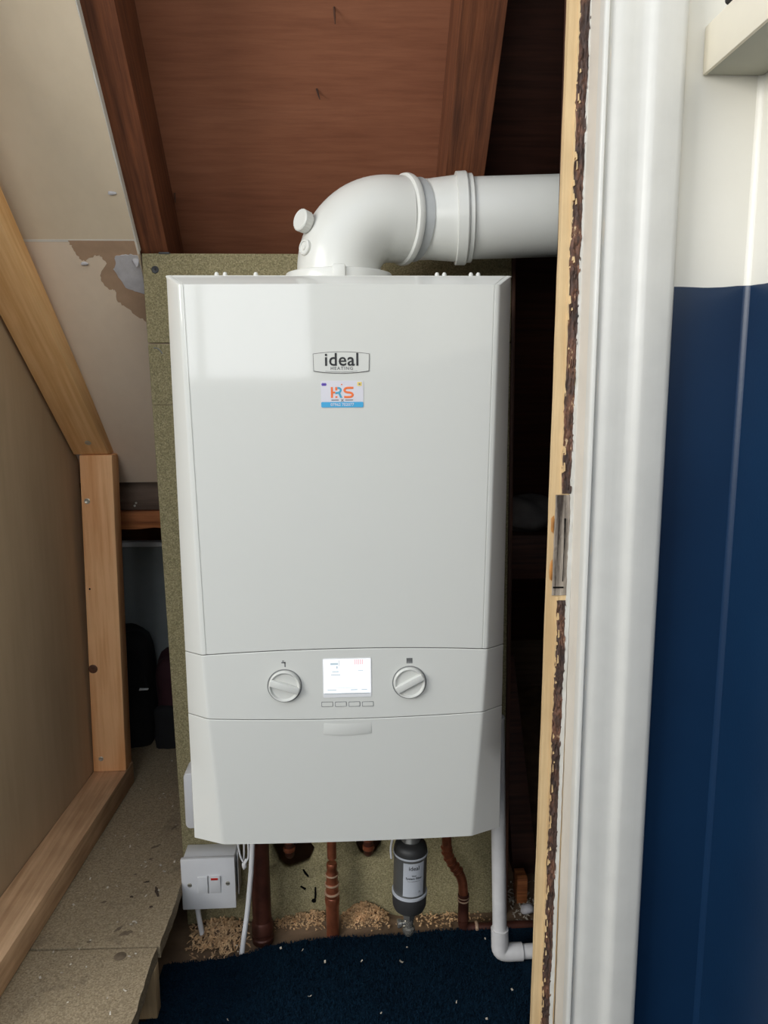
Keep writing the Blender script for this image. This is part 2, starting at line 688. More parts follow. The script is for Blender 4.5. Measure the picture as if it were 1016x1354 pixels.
# void behind the knee wall
tag(MB().box((-1.25, .98, -.31), (1.25, 1.04, .02)).build('wall_back', M_beam), kind='structure')
tag(MB().box((1.25, -.385, -.31), (1.3, 1.04, 1.9)).build('wall_void_right', M_beam), kind='structure')
tag(MB().box((-1.3, -.30, -.31), (-1.25, 1.04, 1.9)).build('wall_void_left', M_beam), kind='structure')

# sloping roof boards seen between the rafters
roof = structure('ceiling_slope', (0, 0, .9))
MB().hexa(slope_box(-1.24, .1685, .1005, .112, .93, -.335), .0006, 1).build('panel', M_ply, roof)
MB().hexa(slope_box(.170, 1.24, .1005, .112, .93, -.335), .0006, 1).build('panel', M_plyshade, roof)

for p, t_ in (((-.0294, -.0458, .9703), (.004, -.002, -.012)), ((-.0039, -.1106, 1.0423), (.001, -.006, -.020)), ((-.2464, .0542, .8592), (.002, -.004, -.012))):
    mb = MB(); p = Vector(p)+NV*.0006
    mb.tube([p, p+Vector(t_)*.5-NV*.003, p+Vector(t_)-NV*.004], [.0014, .0012, .0006], 8)
    mb.build('nail', M_darkwood, roof.children[0])
# paint-filled corner between the two room walls
mb = MB()
pts = [(.4085, -.3845)]+[(.4085-.008*(1-sin(a)), -.3845-.008*(1-cos(a))) for a in (0, .4, .8, 1.2, 1.5707)]
mb.prism([(.4085, -.3845), (.4030, -.3845), (.4035, -.3858), (.4046, -.3873), (.4060, -.3887), (.4073, -.3898), (.4085, -.3904)], ZA, 2.2, (0, 0, -.305), XA, YA)
tag(mb.build('trim_1', M_wall), kind='structure')

# ------------------------------------------------------------------ rafters
def rafter(name, x0, x1, ya, yb, label):
    o = bpy.data.objects.new(name, None)
    mb = MB()
    # local frame: y along the slope so that the grain follows it
    L = (Vector((0, yb, SL(yb)))-Vector((0, ya, SL(ya)))).length
    n = 22
    V, F = [], []
    for i in range(n+1):
        s = L*i/n
        j = [random.uniform(-.0007, .0007) for _ in range(4)]
        V += [(x0+j[0], s, 0+j[1]), (x1+j[2], s, 0+j[3]), (x1, s, .0995), (x0, s, .0995)]
    for i in range(n):
        for k in range(4):
            F.append((4*i+k, 4*i+(k+1) % 4, 4*i+4+(k+1) % 4, 4*i+4+k))
    F += [(0, 1, 2, 3), (4*n, 4*n+3, 4*n+2, 4*n+1)]
    mb.raw(V, F)
    ob = mb.build(name, M_raft)
    R = Matrix(((1, 0, 0), (0, DV.y, NV.y), (0, DV.z, NV.z))).to_4x4()
    ob.matrix_world = Matrix.Translation((0, ya, SL(ya))) @ R
    bpy.data.objects.remove(o)
    return tag(ob, label, 'rafter', 'sloping roof rafters')


rafter('rafter', -.2875, -.2495, .84, -.33, 'brown stained rafter along the cut edge of the plasterboard at left')
rafter('rafter', .1425, .1945, .84, -.33, 'brown stained rafter rising behind the collar of the white flue')

# ------------------------------------------------------------------ plasterboard on the left slope
pb = thing('plasterboard_lining', 'ivory plasterboard lining of the slope with torn paper and filler patch', 'plasterboard', (-.4, .0, SL(0)))
def pb_sheet(yl, yh, mat, low=False, rag=.0012):
    n = 26
    L = (Vector((0, yh, SL(yh)))-Vector((0, yl, SL(yl)))).length
    A = Vector((0, yl, SL(yl)))
    xs = []
    for i in range(n+1):
        s = L*i/n
        x1 = -.2885
        if low and L-s > .075:
            x1 = -.262            # runs on behind the backing board
        xs.append((x1+random.uniform(-rag, rag), s))
    poly = [(-.60, 0)]+xs+[(-.60, L)]
    mb = MB()
    mb.prism(poly, -NV, .0122, A+NV*(-.0004), XA, DV, 0)
    return mb.build('sheet', mat, pb)
pb_sheet(-.0125, -.325, M_pb)
pb_sheet(.330, -.0165, M_pb_low, True)
# pale paper edge showing along the joint between the sheets
q = Vector((0, -.0145, SL(-.0145)))-NV*.0116
MB().prism([(-.50, -.0022), (-.2885, -.0018), (-.2885, .0018), (-.50, .0014)], -NV, .0012, q, XA, DV).build('joint_edge', M_pbedge, pb)
# white cut gypsum edge along the rafter
q = Vector((0, .00, SL(.00)))-NV*.0002
MB().prism([(-.2896, 0), (-.2868, 0), (-.2868, .30), (-.2885, .45), (-.2899, .45)], -NV, .0120, q, XA, DV).build('cut_edge', M_pbedge, pb)
# torn paper and filler: coordinates (x, distance down from the joint)
def patch(name, pts, th, mat):
    o = Vector((0, -.0125, SL(-.0125)))-NV*.0125
    mb = MB()
    mb.prism([(x, -d) for x, d in pts], -NV, th, o, XA, DV)
    return mb.build(name, mat, pb)
def rough_line(pts, amp=.0018, sub=4):
    out = []
    for a, b in zip(pts, pts[1:]):
        for i in range(sub):
            t = i/sub
            out.append((a[0]+(b[0]-a[0])*t+(random.uniform(-amp, amp) if i else 0), a[1]+(b[1]-a[1])*t+(random.uniform(-amp, amp) if i else 0)))
    out.append(pts[-1])
    return out

torn = [(-.3809, -.003), (-.3783, .0067), (-.3754, .0199), (-.3698, .0294), (-.3645, .0285), (-.3505, .0198), (-.3426, .0217), (-.3363, .0332),
        (-.3493, .0509), (-.3516, .063), (-.3439, .0773), (-.3361, .0773), (-.3362, .0993), (-.3261, .109), (-.3166, .1221), (-.3046, .1332), (-.292, .143)]
patch('torn_paper', rough_line(torn)+[(-.2895, .10), (-.2895, .03), (-.2895, -.003)], .0004, M_torn)
fil = [(-.3217, .0216), (-.3086, .0189), (-.2975, .0181), (-.2895, .020), (-.2895, .086), (-.307, .0794), (-.3187, .0732), (-.3231, .0589), (-.3292, .042), (-.3234, .0332), (-.3217, .0216)]
patch('filler_patch', rough_line(fil[:-1], .0006, 3)+rough_line(fil[-7:], .0016, 4)[1:-1] if False else rough_line(fil, .0008, 4)[:-1], .0016, M_filler)
def blob(name, c, r, mat, parent, seed=1, amp=.25, sub=2, boxy=0):
    rnd = random.Random(seed)
    b = bmesh.new()
    bmesh.ops.create_icosphere(b, subdivisions=sub, radius=1)
    ph = [(rnd.uniform(-3, 3), rnd.uniform(-3, 3), rnd.uniform(-3, 3), rnd.random()*6) for _ in range(6)]
    for v in b.verts:
        if boxy:
            v.co /= (abs(v.co.x)**boxy+abs(v.co.y)**boxy+abs(v.co.z)**boxy)**(1/boxy)
        k = 1+amp*sum(sin(v.co.x*p[0]*1.6+v.co.y*p[1]*1.6+v.co.z*p[2]*1.6+p[3]) for p in ph)/3
        zz = v.co.z*k
        if boxy and zz < -.72:
            zz = -1
        v.co = Vector((v.co.x*k*r[0], v.co.y*k*r[1], zz*r[2]))+Vector(c)
    m = MB()
    m.merge(b)
    return m.build(name, mat, parent, 60)
qo = Vector((0, -.0125, SL(-.0125)))-NV*.0138
for (x, d), r, sd in (((-.3675, .0333), (.006, .0022, .0026), 3), ((-.2937, .0273), (.0055, .003, .008), 4)):
    p = qo-DV*d
    blob('filler_lump', (x, p.y, p.z), r, M_filler, pb, sd)
p = Vector((-.3019, -.071, .8299))
blob('filler_lump', p, (.006, .0018, .0026), M_filler, pb, 8)

# ------------------------------------------------------------------ backing board
bb = thing('backing_board', 'greenish chipboard backing board fixed behind the boiler', 'board', (0, .009, -.30))
def xl(z): return -.286+(.765-z)*.01435
def xr(z): return .2512+(.75-z)*.0083
def bsheet(z0, z1, top=False, y0=0.0):
    mb = MB()
    v = [(xl(z0), y0, z0), (xr(z0), y0, z0), (xr(z0), .016, z0), (xl(z0), .016, z0), (xl(z1), y0, z1), (xr(z1), y0, z1), (xr(z1), .016, z1-(.0185 if top else 0)), (xl(z1), .016, z1-(.0185 if top else 0))]
    mb.hexa(v, .0006, 1)
    return mb.build('sheet', M_green, bb)
bsheet(.639, .765, True)
bsheet(.549, .637)
low = bsheet(-.3095, .5485, y0=.0004)
def ragged(cx, cz, rx, rz, n, seed, amp=.25):
    r = random.Random(seed)
    return [(cx+rx*cos(2*pi*i/n)*(1+r.uniform(-amp, amp*.4)), cz+rz*sin(2*pi*i/n)*(1+r.uniform(-amp, amp*.4))) for i in range(n)]
cut = MB()
HOLES = [ragged(-.0920, -.178, .034, .040, 18, 2, .14), ragged(.0315, -.171, .022, .028, 14, 6, .16), ragged(-.150, -.180, .016, .024, 12, 9, .2)]
for h in HOLES:
    cut.prism(h, YA, .06, (0, -.02, 0), XA, ZA)
cutter = cut.build('cutter', None)
md = low.modifiers.new('b', 'BOOLEAN'); md.operation = 'DIFFERENCE'; md.object = cutter; md.solver = 'EXACT'
dg = bpy.context.evaluated_depsgraph_get()
me2 = bpy.data.meshes.new_from_object(low.evaluated_get(dg))
low.modifiers.clear(); low.data = me2
bpy.data.objects.remove(cutter)
sc = MB(); sc.lathe([(0, .0052), (.0008, .0054), (.0012, .0046), (.0009, .0030), (.0002, .001)], (-.268, .0002, .742), (0, -1, 0), 16)
tag(sc.build('screw', M_filterdk, bb), 'dark screw head near the top left corner')
MB().box((-.262, -.0012, .7635), (-.246, .010, .7665), .0008).build('staple', M_filterdk, bb)
MB().tube([(-.276, -.0004, .632), (-.270, -.0004, .631), (-.266, -.0004, .627), (-.264, -.0004, .6235)], .0008, 6).build('scratch', M_groove, bb)
# stains / nibbles seen on the lower part
for pts in ([(-.077, -.2155), (-.073, -.223), (-.0685, -.229)], [(-.0575, -.249), (-.0575, -.262), (-.0585, -.2715)], [(-.082, -.246), (-.074, -.2515)]):
    MB().tube([(x, -.0002, z) for x, z in pts], [.0014, .002, .0012][:len(pts)], 6).build('gouge', M_void, bb)
MB().lathe([(0, .004), (.0006, .0036)], (-.0605, .0002, -.274), (0, -1, 0), 12).build('gouge', M_void, bb)

st = MB()
st.hexa([(xr(-.3095)+.0006, -.001, -.3095), (xr(-.3095)+.0072, -.001, -.3095), (xr(-.3095)+.0072, .05, -.3095), (xr(-.3095)+.0006, .05, -.3095), (xr(.765)+.0006, -.001, .765), (xr(.765)+.0062, -.001, .765), (xr(.765)+.0062, .05, .765), (xr(.765)+.0006, .05, .765)], .0008)
tag(st.build('edge_strip', M_darkwood), 'thin dark brown upright strip along the right edge of the backing board', 'strip')

# ------------------------------------------------------------------ left partition: brown board + timber frame
def px(y, x0): return x0+.0445*(y-.235)
mb = MB()
ya, yb = .272, -.345
def zr(y): return SL(y)-.0245
pts = [(ya, -.1985), (yb, -.1985), (yb, zr(yb)), (ya, zr(ya))]
V = []
for dx in (-.0135, 0):
    for y, z in pts:
        V.append((px(y, -.4925)+dx, y, z))
mb.raw(V, [(0, 1, 2, 3), (4, 5, 6, 7), (0, 1, 5, 4), (1, 2, 6, 5), (2, 3, 7, 6), (3, 0, 4, 7)])
tag(mb.build('wall_partition', M_hard), kind='structure')

tf = thing('timber_frame', 'orange pine timber frame of stud, sole plate and sloping brace against the brown partition', 'frame', (-.46, .0, -.20))
# sole plate
mb = MB()
y0, y1 = .276, -.345
w_ = .0635
V = []
for z in (-.1995, -.155):
    for x, y in ((px(y1, -.4915), y1), (px(y1, -.4915)+w_, y1), (px(y0, -.4915)+w_, y0), (px(y0, -.4915), y0)):
        V.append((x, y, z))
mb.hexa(V, .0018, 2)
mb.build('sole_plate', M_pineY, tf)
# upright stud
mb = MB()
V = [(-.4905, .235, -.1545), (-.4285, .235, -.1545), (-.4285, .274, -.1545), (-.4905, .274, -.1545),
     (-.4755, .235, .4555), (-.4175, .235, .4555), (-.4175, .274, .4555), (-.4755, .274, .4555)]
mb.hexa(V, .0018, 2)
stud = mb.build('stud', M_pine, tf)
# brace in the slope
def xb(y, x0): return x0+.0445*(y-.239)
mb = MB()
def az(y): return .457-.976*(y-.239)
def oz(y): return .466-1.035*(y-.264)
yt = -.345
V = [(xb(.239, -.4865), .239, .4565), (xb(.239, -.4245), .239, .4565), (xb(.272, -.4235), .2725, .4580), (xb(.272, -.4865), .2725, .4580),
     (xb(yt, -.4865), yt, az(yt)), (xb(yt, -.4245), yt, az(yt)), (xb(yt, -.4245), yt, oz(yt)), (xb(yt, -.4865), yt, oz(yt))]
V = [Vector(v) for v in V]
ctr = Vector(V[0])
D = (V[4]-V[0]).normalized()
Xa = Vector((1, 0, 0)); Ya = D.cross(Xa).normalized(); Xa = Ya.cross(D)
Rm = Matrix((Xa, Ya, D)).transposed().to_4x4()
Mw = Matrix.Translation(ctr) @ Rm
Vl = [Mw.inverted() @ v for v in V]
mb.hexa(Vl, .0016, 2)
br = mb.build('brace', M_pineD)
br.matrix_world = Mw
br.parent = tf; br.matrix_parent_inverse = parent_world(tf).inverted()
def screw(p, ax, parent, r=.0042, mat=None):
    m = MB()
    m.lathe([(-.001, r), (.0006, r), (.0011, r*.8), (.0006, r*.45), (.0004, .0003)], p, ax, 14)
    return m.build('screw', mat or M_steel, parent)
nb = Vector((0, -.70, -.715))
screw((-.452, .216, .4790), nb, tf, .0055)
screw((-.4670, .2352, .372), (0, -1, 0), stud, .0052)
screw((-.4745, .2352, -.128), (0, -1, 0), stud, .0046)
M_knot = plain('dark_knot', (104, 66, 44), .6, var=.4, vs=120)
kn = MB(); kn.lathe([(-.001, .0085), (.0004, .0085), (.0012, .0066), (.0010, .001)], (-.4775, .2351, .0530), (0, -1, 0), 18)
tag(kn.build('knot', M_knot, stud), 'dark round knot in the stud')
screw((-.4732, .2352, .208), (0, -1, 0), stud, .0017, M_void)

# ------------------------------------------------------------------ raised chipboard platform
pf = thing('chipboard_platform', 'dusty raised chipboard platform at left of the boiler', 'platform', (-.38, 0, -.30))
def jag(a, b, n, amp):
    return [(a[0]+(b[0]-a[0])*i/n+random.uniform(-amp, amp), a[1]+(b[1]-a[1])*i/n+random.uniform(-amp*.3, amp*.3)) for i in range(n+1)]
back = [(-.56, .62), (-.56, -.1775)]+jag((-.268, -.1805), (-.2645, -.006), 14, .0012)+[(-.2765, -.004), (-.2765, .62)]
mb = MB(); mb.prism(back, (0, 0, -1), .021, (0, 0, -.2), XA, YA)
mb.build('panel', M_chip, pf)
front = [(-.56, -.180), (-.56, -.378)]+jag((-.2705, -.378), (-.2715, -.185), 16, .0016)
mb = MB(); mb.prism(front, (0, 0, -1), .021, (0, 0, -.2012), XA, YA)
mb.build('panel', M_chip, pf)
mb = MB(); mb.box((-.34, -.2045, -.2975), (-.2705, -.183, -.2225), .002)
tag(mb.build('support_block', M_block, pf), 'pale wood block under the platform edge')
mb = MB(); mb.box((-.56, .0, -.3095), (-.30, .04, -.2225), .002)
mb.build('bearer', M_darkwood, pf)

# ------------------------------------------------------------------ beams at the foot of the slope, things in the loft void
o = MB().box((-.56, .3405, .338), (-.262, .380, .3960), .001).build('beam', M_beam)
tag(o, 'dark beam across the opening under the plasterboard', 'beam')
for x, z in ((-.4085, .352), (-.4115, .3465)):
    screw((x, .3404, z), (0, -1, 0), o, .0022)
mb = MB()
n = 24
V, F = [], []
for i in range(n+1):
    x = -.56+.298*i/n
    r = random.uniform(-.0025, .0015)
    V += [(x, .328, .3370), (x, .378, .3370), (x, .378, .300+r), (x, .333, .302+r*1.4), (x, .328, .317+random.uniform(-.0012, .0012))]
for i in range(n):
    for k in range(5):
        F.append((5*i+k, 5*i+(k+1) % 5, 5*i+5+(k+1) % 5, 5*i+5+k))
F += [(0, 1, 2, 3, 4), tuple(5*n+k for k in (4, 3, 2, 1, 0))]
mb.raw(V, F)
tag(mb.build('batten', M_batten), 'split orange batten under the dark beam', 'batten')

pn = thing('white_panel', 'grey white panel standing in the dark void behind the bags', 'panel', (-.45, .53, -.20))
MB().box((-.64, .522, -.1995), (-.30, .534, .2270), .001).build('face', M_board_w, pn)
mb = MB(); mb.hexa([(-.64, .515, .2275), (-.30, .515, .2275), (-.30, .540, .2275), (-.64, .540, .2275), (-.64, .520, .240), (-.30, .516, .236), (-.30, .538, .2375), (-.64, .538, .240)], .001, 1)
mb.build('top_edge', M_fit, pn)

bg = thing('holdall', 'black cloth bag slumped in the dark void at left of the board', 'bag', (-.46, .45, -.20))
blob('body', (-.492, .466, -.073), (.064, .048, .126), M_bagdark, bg, 12, .08, 4, 6)
mb = MB(); mb.tube([(-.520, .420, -.03), (-.495, .412, .030), (-.462, .412, .034), (-.438, .418, .0), (-.432, .421, -.06)], .005, 8, True, 2)
mb.build('handle', M_bagdark, bg)
bg2 = thing('fabric_bundle', 'dark red and black fabric bundle beside the black bag', 'bundle', (-.38, .45, -.20))
blob('red_fold', (-.356, .470, -.100), (.064, .044, .0985), M_bagred, bg2, 21, .06, 4, 5)
blob('black_fold', (-.364, .442, -.153), (.057, .032, .0460), M_bagdark, bg2, 33, .06, 4, 6)
mb = MB(); mb.hexa([(-.445, .409, -.063), (-.425, .404, -.060), (-.425, .4048, -.0595), (-.445, .4098, -.0625), (-.443, .409, -.058), (-.423, .404, -.057), (-.423, .4048, -.0565), (-.443, .4098, -.0575)])
mb.build('tag', M_fit, bg2)

o = MB().box((.2900, .305, .190), (1.22, .355, .285), .012).build('purlin', M_redbeam)
tag(o, 'red brown beam in the dark gap right of the boiler', 'beam')
o = blob('insulation_roll', (.368, .335, .322), (.065, .05, .0365), M_sack, None, 5, .18, 4)
tag(o, 'grey lump of insulation lying on the red brown beam', 'insulation')
mb = MB(); mb.hexa([(.300, .10, -.3095), (.345, .10, -.3095), (.345, .135, -.3095), (.300, .135, -.3095), (.262+.03, .235, .06), (.322, .235, .06), (.322, .262, .06), (.292, .262, .06)], .001)
tag(mb.build('leaning_timber', M_redbeam), 'brown timber leaning in the gap behind the white waste pipe', 'timber')
o = MB().box((.288, .02, -.3095), (.306, .05, -.262), .001).build('wood_block', M_batten)
tag(o, 'small upright wood block on the dusty floor right of the waste pipe', 'block')
o = blob('plaster_chunk', (.300, -.006, -.300), (.013, .010, .0085), M_filler, None, 15, .2, 2)
tag(o, 'white plaster chunk on the dusty floor right of the waste pipe', 'rubble')

# ------------------------------------------------------------------ boiler
YF, YS, HW = -.278, -.2485, .1975
BO = thing('boiler', 'white wall-hung gas boiler with dials, small lit screen and round-cornered badge', 'boiler', (0, 0, 0))
def interp(z, tab):
    for (a, va), (b, vb) in zip(tab, tab[1:]):
        if a <= z <= b:
            t = (z-a)/(b-a)
            return va+(vb-va)*t
    return tab[0][1] if z < tab[0][0] else tab[-1][1]
EDGE = [(.008, .1575), (.178, .1675), (.262, .1715), (.686, .1785)]
FY = [(.0, -.2690), (.178, -.278), (.686, -.278)]
BUL = .0028
def face_y(x, z=.5):
    e = interp(z, EDGE)
    return interp(z, FY)-BUL*max(0, 1-(x/e)**2)
def profile(z, groove, shrink=0.0, zz=None):
    """half outline from the side to the front, mirrored; list of (x, y)"""
    if z > .686:
        t = (z-.686)/.014
        e = .1785+(HW-.1785)*t; fy = YF+(YS-YF)*t; bul = BUL*(1-t)
    else:
        e = interp(z, EDGE); fy = interp(z, FY); bul = BUL
    side = [(HW, -.02), (HW, YS-.0008+.004), (HW, YS+.0012), (HW-.0006, YS-.0004)]
    d = Vector((e-HW, fy-YS)); L = d.length; d.normalize()
    c = Vector((e, fy)); r = .0028
    side += [tuple(c-d*r*1.2), tuple(c-d*r*.45+Vector((-.0002, .0))), tuple(c+Vector((-r*.6, -.00002)))]
    f = []
    xs = [e-.004]
    if groove:
        xs = [e-.0050, e-.0053, e-.0062, e-.0065]
    for i, x in enumerate(xs):
        dy = .0008 if (groove and i in (1, 2)) else 0
        f.append((x, fy+dy-bul*(1-(x/e)**2)))
    N = 14
    x0 = xs[-1]
    for i in range(1, N):
        x = x0*(1-i/N)
        f.append((x, fy-bul*(1-(x/e)**2)))
    half = side+f
    full = [(x, y) for x, y in half]+[(0, fy-bul)]+[(-x, y) for x, y in half[::-1]]
    if shrink:
        full = [(x*(1-shrink/HW), y+shrink) for x, y in full]
    return full
def panel(name, zs, zfun, groove=False, lip_top=True, lip_bot=True, mat=M_white):
    rows = []
    zs = list(zs)
    def row(z, sh=0, dz=0):
        pr = profile(z, groove, sh)
        return [(x, y, zfun(z, x, y)+dz) for x, y in pr]
    if lip_bot:
        rows.append(row(zs[0], .010, .0010)); rows.append(row(zs[0], .0005, 0))
    else:
        rows.append(row(zs[0], .002, 0))
    a = .0007
    rows.append(row(zs[0], 0, a))
    for z in zs[1:-1]:
        rows.append(row(z))
    rows.append(row(zs[-1], 0, -a))
    if lip_top:
        rows.append(row(zs[-1], .0005, 0)); rows.append(row(zs[-1], .010, -.0010))
    else:
        rows.append(row(zs[-1], .0006, 0)); rows.append([(x, -.02, z) for x, y, z in row(zs[-1], .002, 0)])
    V = [p for r in rows for p in r]
    k = len(rows[0])
    F = []
    for j in range(len(rows)-1):
        for i in range(k-1):
            F.append((j*k+i, j*k+i+1, (j+1)*k+i+1, (j+1)*k+i))
    mb = MB(); mb.raw(V, F)
    return mb.build(name, mat, BO, 28)
def seam1(x, y):
    t = min(1, abs(x)/.1715)
    z = .2645-.0055*t*t
    if y > YF+.0015:
        z -= (y-YF)*.16
    return z
def seam2(x, y):
    t = min(1, abs(x)/.1675)
    z = .1752+.0030*t*t
    if y > YF+.0015:
        z -= (y-YF)*.16
    return z
def zf_up(z, x, y):
    b = seam1(x, y)+.0004
    return b+(z-.262)*(.70-b)/(.70-.262)
def zf_mid(z, x, y):
    a, b = seam2(x, y)+.0003, seam1(x, y)-.0004
    return a+(z-.178)/(.262-.178)*(b-a)
def zf_low(z, x, y):
    a = .0065 if y < -.262 else .0045
    b = seam2(x, y)-.0004
    return a+(z-.008)/(.178-.008)*(b-a)
up = panel('front_panel', [.262, .34, .42, .50, .58, .66, .6815, .6835, .686, .690, .695, .6995], zf_up, True, lip_top=False)
midp = panel('control_panel', [.262-.084, .20, .22, .24, .262], zf_mid)
lowp = panel('drop_down_cover', [.008, .05, .09, .13, .178], zf_low, lip_bot=False)
mb = MB(); mb.box((-.1915, -.240, .010), (.1915, -.0015, .690), .004)
tag(mb.build('casing', M_whitepl, BO), 'side and top casing')
# top fixings
for x, y in ((.118, -.19), (.127, -.19), (.160, -.19), (.169, -.19), (-.150, -.19), (-.140, -.19), (-.103, -.19)):
    mb = MB(); mb.lathe([(0, .0028), (.0105, .0028), (.0125, .0016)], (x, y, .699), ZA, 10)
    mb.build('top_fixing', M_whitepl, BO)

def fp(x, z, off=0):
    return Vector((x, face_y(x, z)-off, z))
# badge
bw, bh = .0635, .0250
def badge_outline(w, h, n=10):
    pts = []
    for i in range(n+1):
        t = -1+2*i/n
        pts.append((t*w/2, h/2*(1+.22*(1-t*t))-.001))
    for i in range(n+1):
        t = 1-2*i/n
        pts.append((t*w/2*(.985 if abs(t) > .99 else 1), -h/2*(1+.22*(1-t*t))+.001))
    return pts
bc = Vector((-.0005, face_y(0, .6)-.0001, .6008))
mb = MB(); mb.prism(badge_outline(bw, bh*.86), (0, -1, 0), .0006, bc, XA, ZA)
M_badgeb = plain('badge_border', (96, 94, 92), .45)
bd = mb.build('badge', M_badgeb, BO)
tag(bd, 'dark outlined badge with barrel-shaped edges')
mb = MB(); mb.prism(badge_outline(bw-.0011, bh*.86-.0011), (0, -1, 0), .0004, bc+Vector((0, -.00055, 0)), XA, ZA)
mb.build('badge_face', M_white, bd)
mb = MB()
q = badge_outline(bw*.94, bh*.86-.0036)
n2 = len(q)//2
arc = q[n2:]
mb.tube([(bc.x+x, bc.y-.00098, bc.z+z-.0004) for x, z in arc[2:-2]], .00022, 6)
mb.build('badge_line', M_groove, bd)
lettering('lettering', 'ideal', .0200, bc+Vector((.0005, -.0012, .0026)), M_black, bd, weight=.00028, spacing=1.06, sx=1.0)
lettering('lettering', 'HEATING', .0050, bc+Vector((.0005, -.0012, -.0066)), M_grey, bd, spacing=1.28, weight=.00004)
# sticker
sc_ = Vector((.0000, face_y(0, .57)-.0001, .5655))
mb = MB(); mb.prism(rrect(.0482, .0300, .0018), (0, -1, 0), .0003, sc_, XA, ZA)
sk = mb.build('sticker', M_stick, BO)
tag(sk, 'white and blue installer sticker under the badge')
mb = MB(); mb.prism([(x, z) for x, z in rrect(.0478, .0062, .0014)], (0, -1, 0), .0002, sc_+Vector((0, -.0003, -.0117)), XA, ZA)
mb.build('blue_band', M_blue, sk)
so = sc_+Vector((0, -.00045, 0))
def sq(name, x0, x1, z0, z1, mat):
    MB().box((so.x+x0, so.y-.00012, so.z+z0), (so.x+x1, so.y+.00005, so.z+z1)).build(name, mat, sk)
# H (orange stem, stub bars) joined to a teal R, then S
sq('letter_h', -.0128, -.0104, -.0040, .0080, M_orange)
sq('letter_h', -.0104, -.0078, .0010, .0030, M_orange)
sq('letter_h', -.0078, -.0054, .0042, .0080, M_orange)
sq('letter_h', -.0078, -.0054, -.0040, -.0022, M_orange)
mb = MB(); mb.tube([(so.x-.0054, so.y, so.z+.0070), (so.x-.0028, so.y, so.z+.0069), (so.x-.0014, so.y, so.z+.0052), (so.x-.0020, so.y, so.z+.0028), (so.x-.0044, so.y, so.z+.0016), (so.x-.0078, so.y, so.z+.0014)], .0013, 6, True, 2)
for v in mb.bm.verts: v.co.y = so.y+(v.co.y-so.y)*.12
mb.build('letter_r', M_teal, sk)
mb = MB(); mb.prism([(-.0048, .0016), (-.0022, .0016), (.0002, -.0040), (-.0024, -.0040)], (0, -1, 0), .00012, so, XA, ZA)
mb.build('letter_r', M_teal, sk)
mb = MB(); mb.tube([(so.x+.0128, so.y, so.z+.0070), (so.x+.0090, so.y, so.z+.0072), (so.x+.0042, so.y, so.z+.0070), (so.x+.0020, so.y, so.z+.0045), (so.x+.0042, so.y, so.z+.0022),
                    (so.x+.0100, so.y, so.z+.0018), (so.x+.0124, so.y, so.z-.0006), (so.x+.0104, so.y, so.z-.0030), (so.x+.0060, so.y, so.z-.0032), (so.x+.0022, so.y, so.z-.0030)], .0014, 6, True, 2)
for v in mb.bm.verts: v.co.y = so.y+(v.co.y-so.y)*.12
mb.build('letter_s', M_orange, sk)
lettering('lettering', '07962 702077', .0046, sc_+Vector((0, -.0006, -.0117)), M_stick, sk, weight=.00005)
sq('caption_line', -.0122, -.0040, -.0070, -.0060, M_grey)
sq('caption_line', .0034, .0122, -.0070, -.0060, M_grey)
MB().tube([(so.x-.0014, so.y, so.z-.0082), (so.x+.0014, so.y, so.z-.0054)], .0004, 5).build('crossed_tools', M_groove, sk)
MB().tube([(so.x+.0014, so.y, so.z-.0082), (so.x-.0014, so.y, so.z-.0054)], .0004, 5).build('crossed_tools', M_groove, sk)
mb = MB(); mb.lathe([(0, .0008), (.0001, .0007)], so+Vector((-.0004, 0, .0108)), (0, -1, 0), 10); mb.build('dot', M_orange, sk)
for dx in (-.0216, -.0192):
    mb = MB(); mb.lathe([(0, .0017), (.0001, .0016)], so+Vector((dx, 0, .0110)), (0, -1, 0), 14); mb.build('round_mark', M_purple, sk)
sq('corner_mark', .0172, .0222, .0092, .0136, M_yellow)
sq('corner_mark', .0188, .0208, .0104, .0122, M_groove)
for o in [c for c in sk.children if c.name.startswith('corner_mark')][1:]:
    o.location.y -= .0001

# control panel: screen, buttons, dials
M_scr = emit('lit_screen', (246, 250, 253), 1.25)
M_sblue = emit('screen_pale_blue', (196, 214, 224), .9)
M_sred = emit('screen_red', (248, 200, 206), 1.05)
M_sgrey = emit('screen_grey', (170, 182, 190), .8)
zc = .2280
yc = face_y(0, zc)
mb = MB(); mb.prism(rrect(.0585, .0495, .0015), (0, -1, 0), .0004, (.0012, yc-.00005, zc), XA, ZA)
scr = mb.build('screen', M_fit, BO)
tag(scr, 'bright lit screen')
mb = MB(); mb.prism(rrect(.0565, .0430, .0006), (0, -1, 0), .0003, (.0012, yc-.0004, zc+.0022), XA, ZA)
mb.build('display', M_scr, scr)
def bar(x0, x1, z0, z1, m):
    MB().box((.0012+x0, yc-.00085, zc+z0), (.0012+x1, yc-.00065, zc+z1)).build('display_mark', m, scr)
bar(-.0275, .0270, -.0200, -.0192, M_sgrey)
for a, b, c, d in ((-.0200, -.0105, .0165, .0192), (-.0130, -.0112, .0120, .0150), (-.0180, -.0100, .0075, .0087), (-.0195, -.0080, .0035, .0047),
                   (-.0240, -.0130, -.0158, -.0146), (.0040, .0125, -.0158, -.0146), (.0170, .0240, -.0158, -.0146), (-.0240, .0240, -.0128, -.0124), (.0130, .0195, .0085, .0093)):
    bar(a, b, c, d, M_sblue)
MB().tube([(.0012-.0098, yc-.0008, zc+.0230), (.0012-.0094, yc-.0008, zc+.0180), (.0012-.0092, yc-.0008, zc+.0145)], .0003, 5).build('display_mark', M_sgrey, scr)
for k in range(5):
    bar(.0090+.0022*k, .0104+.0022*k, .0165, .0232, M_sred)
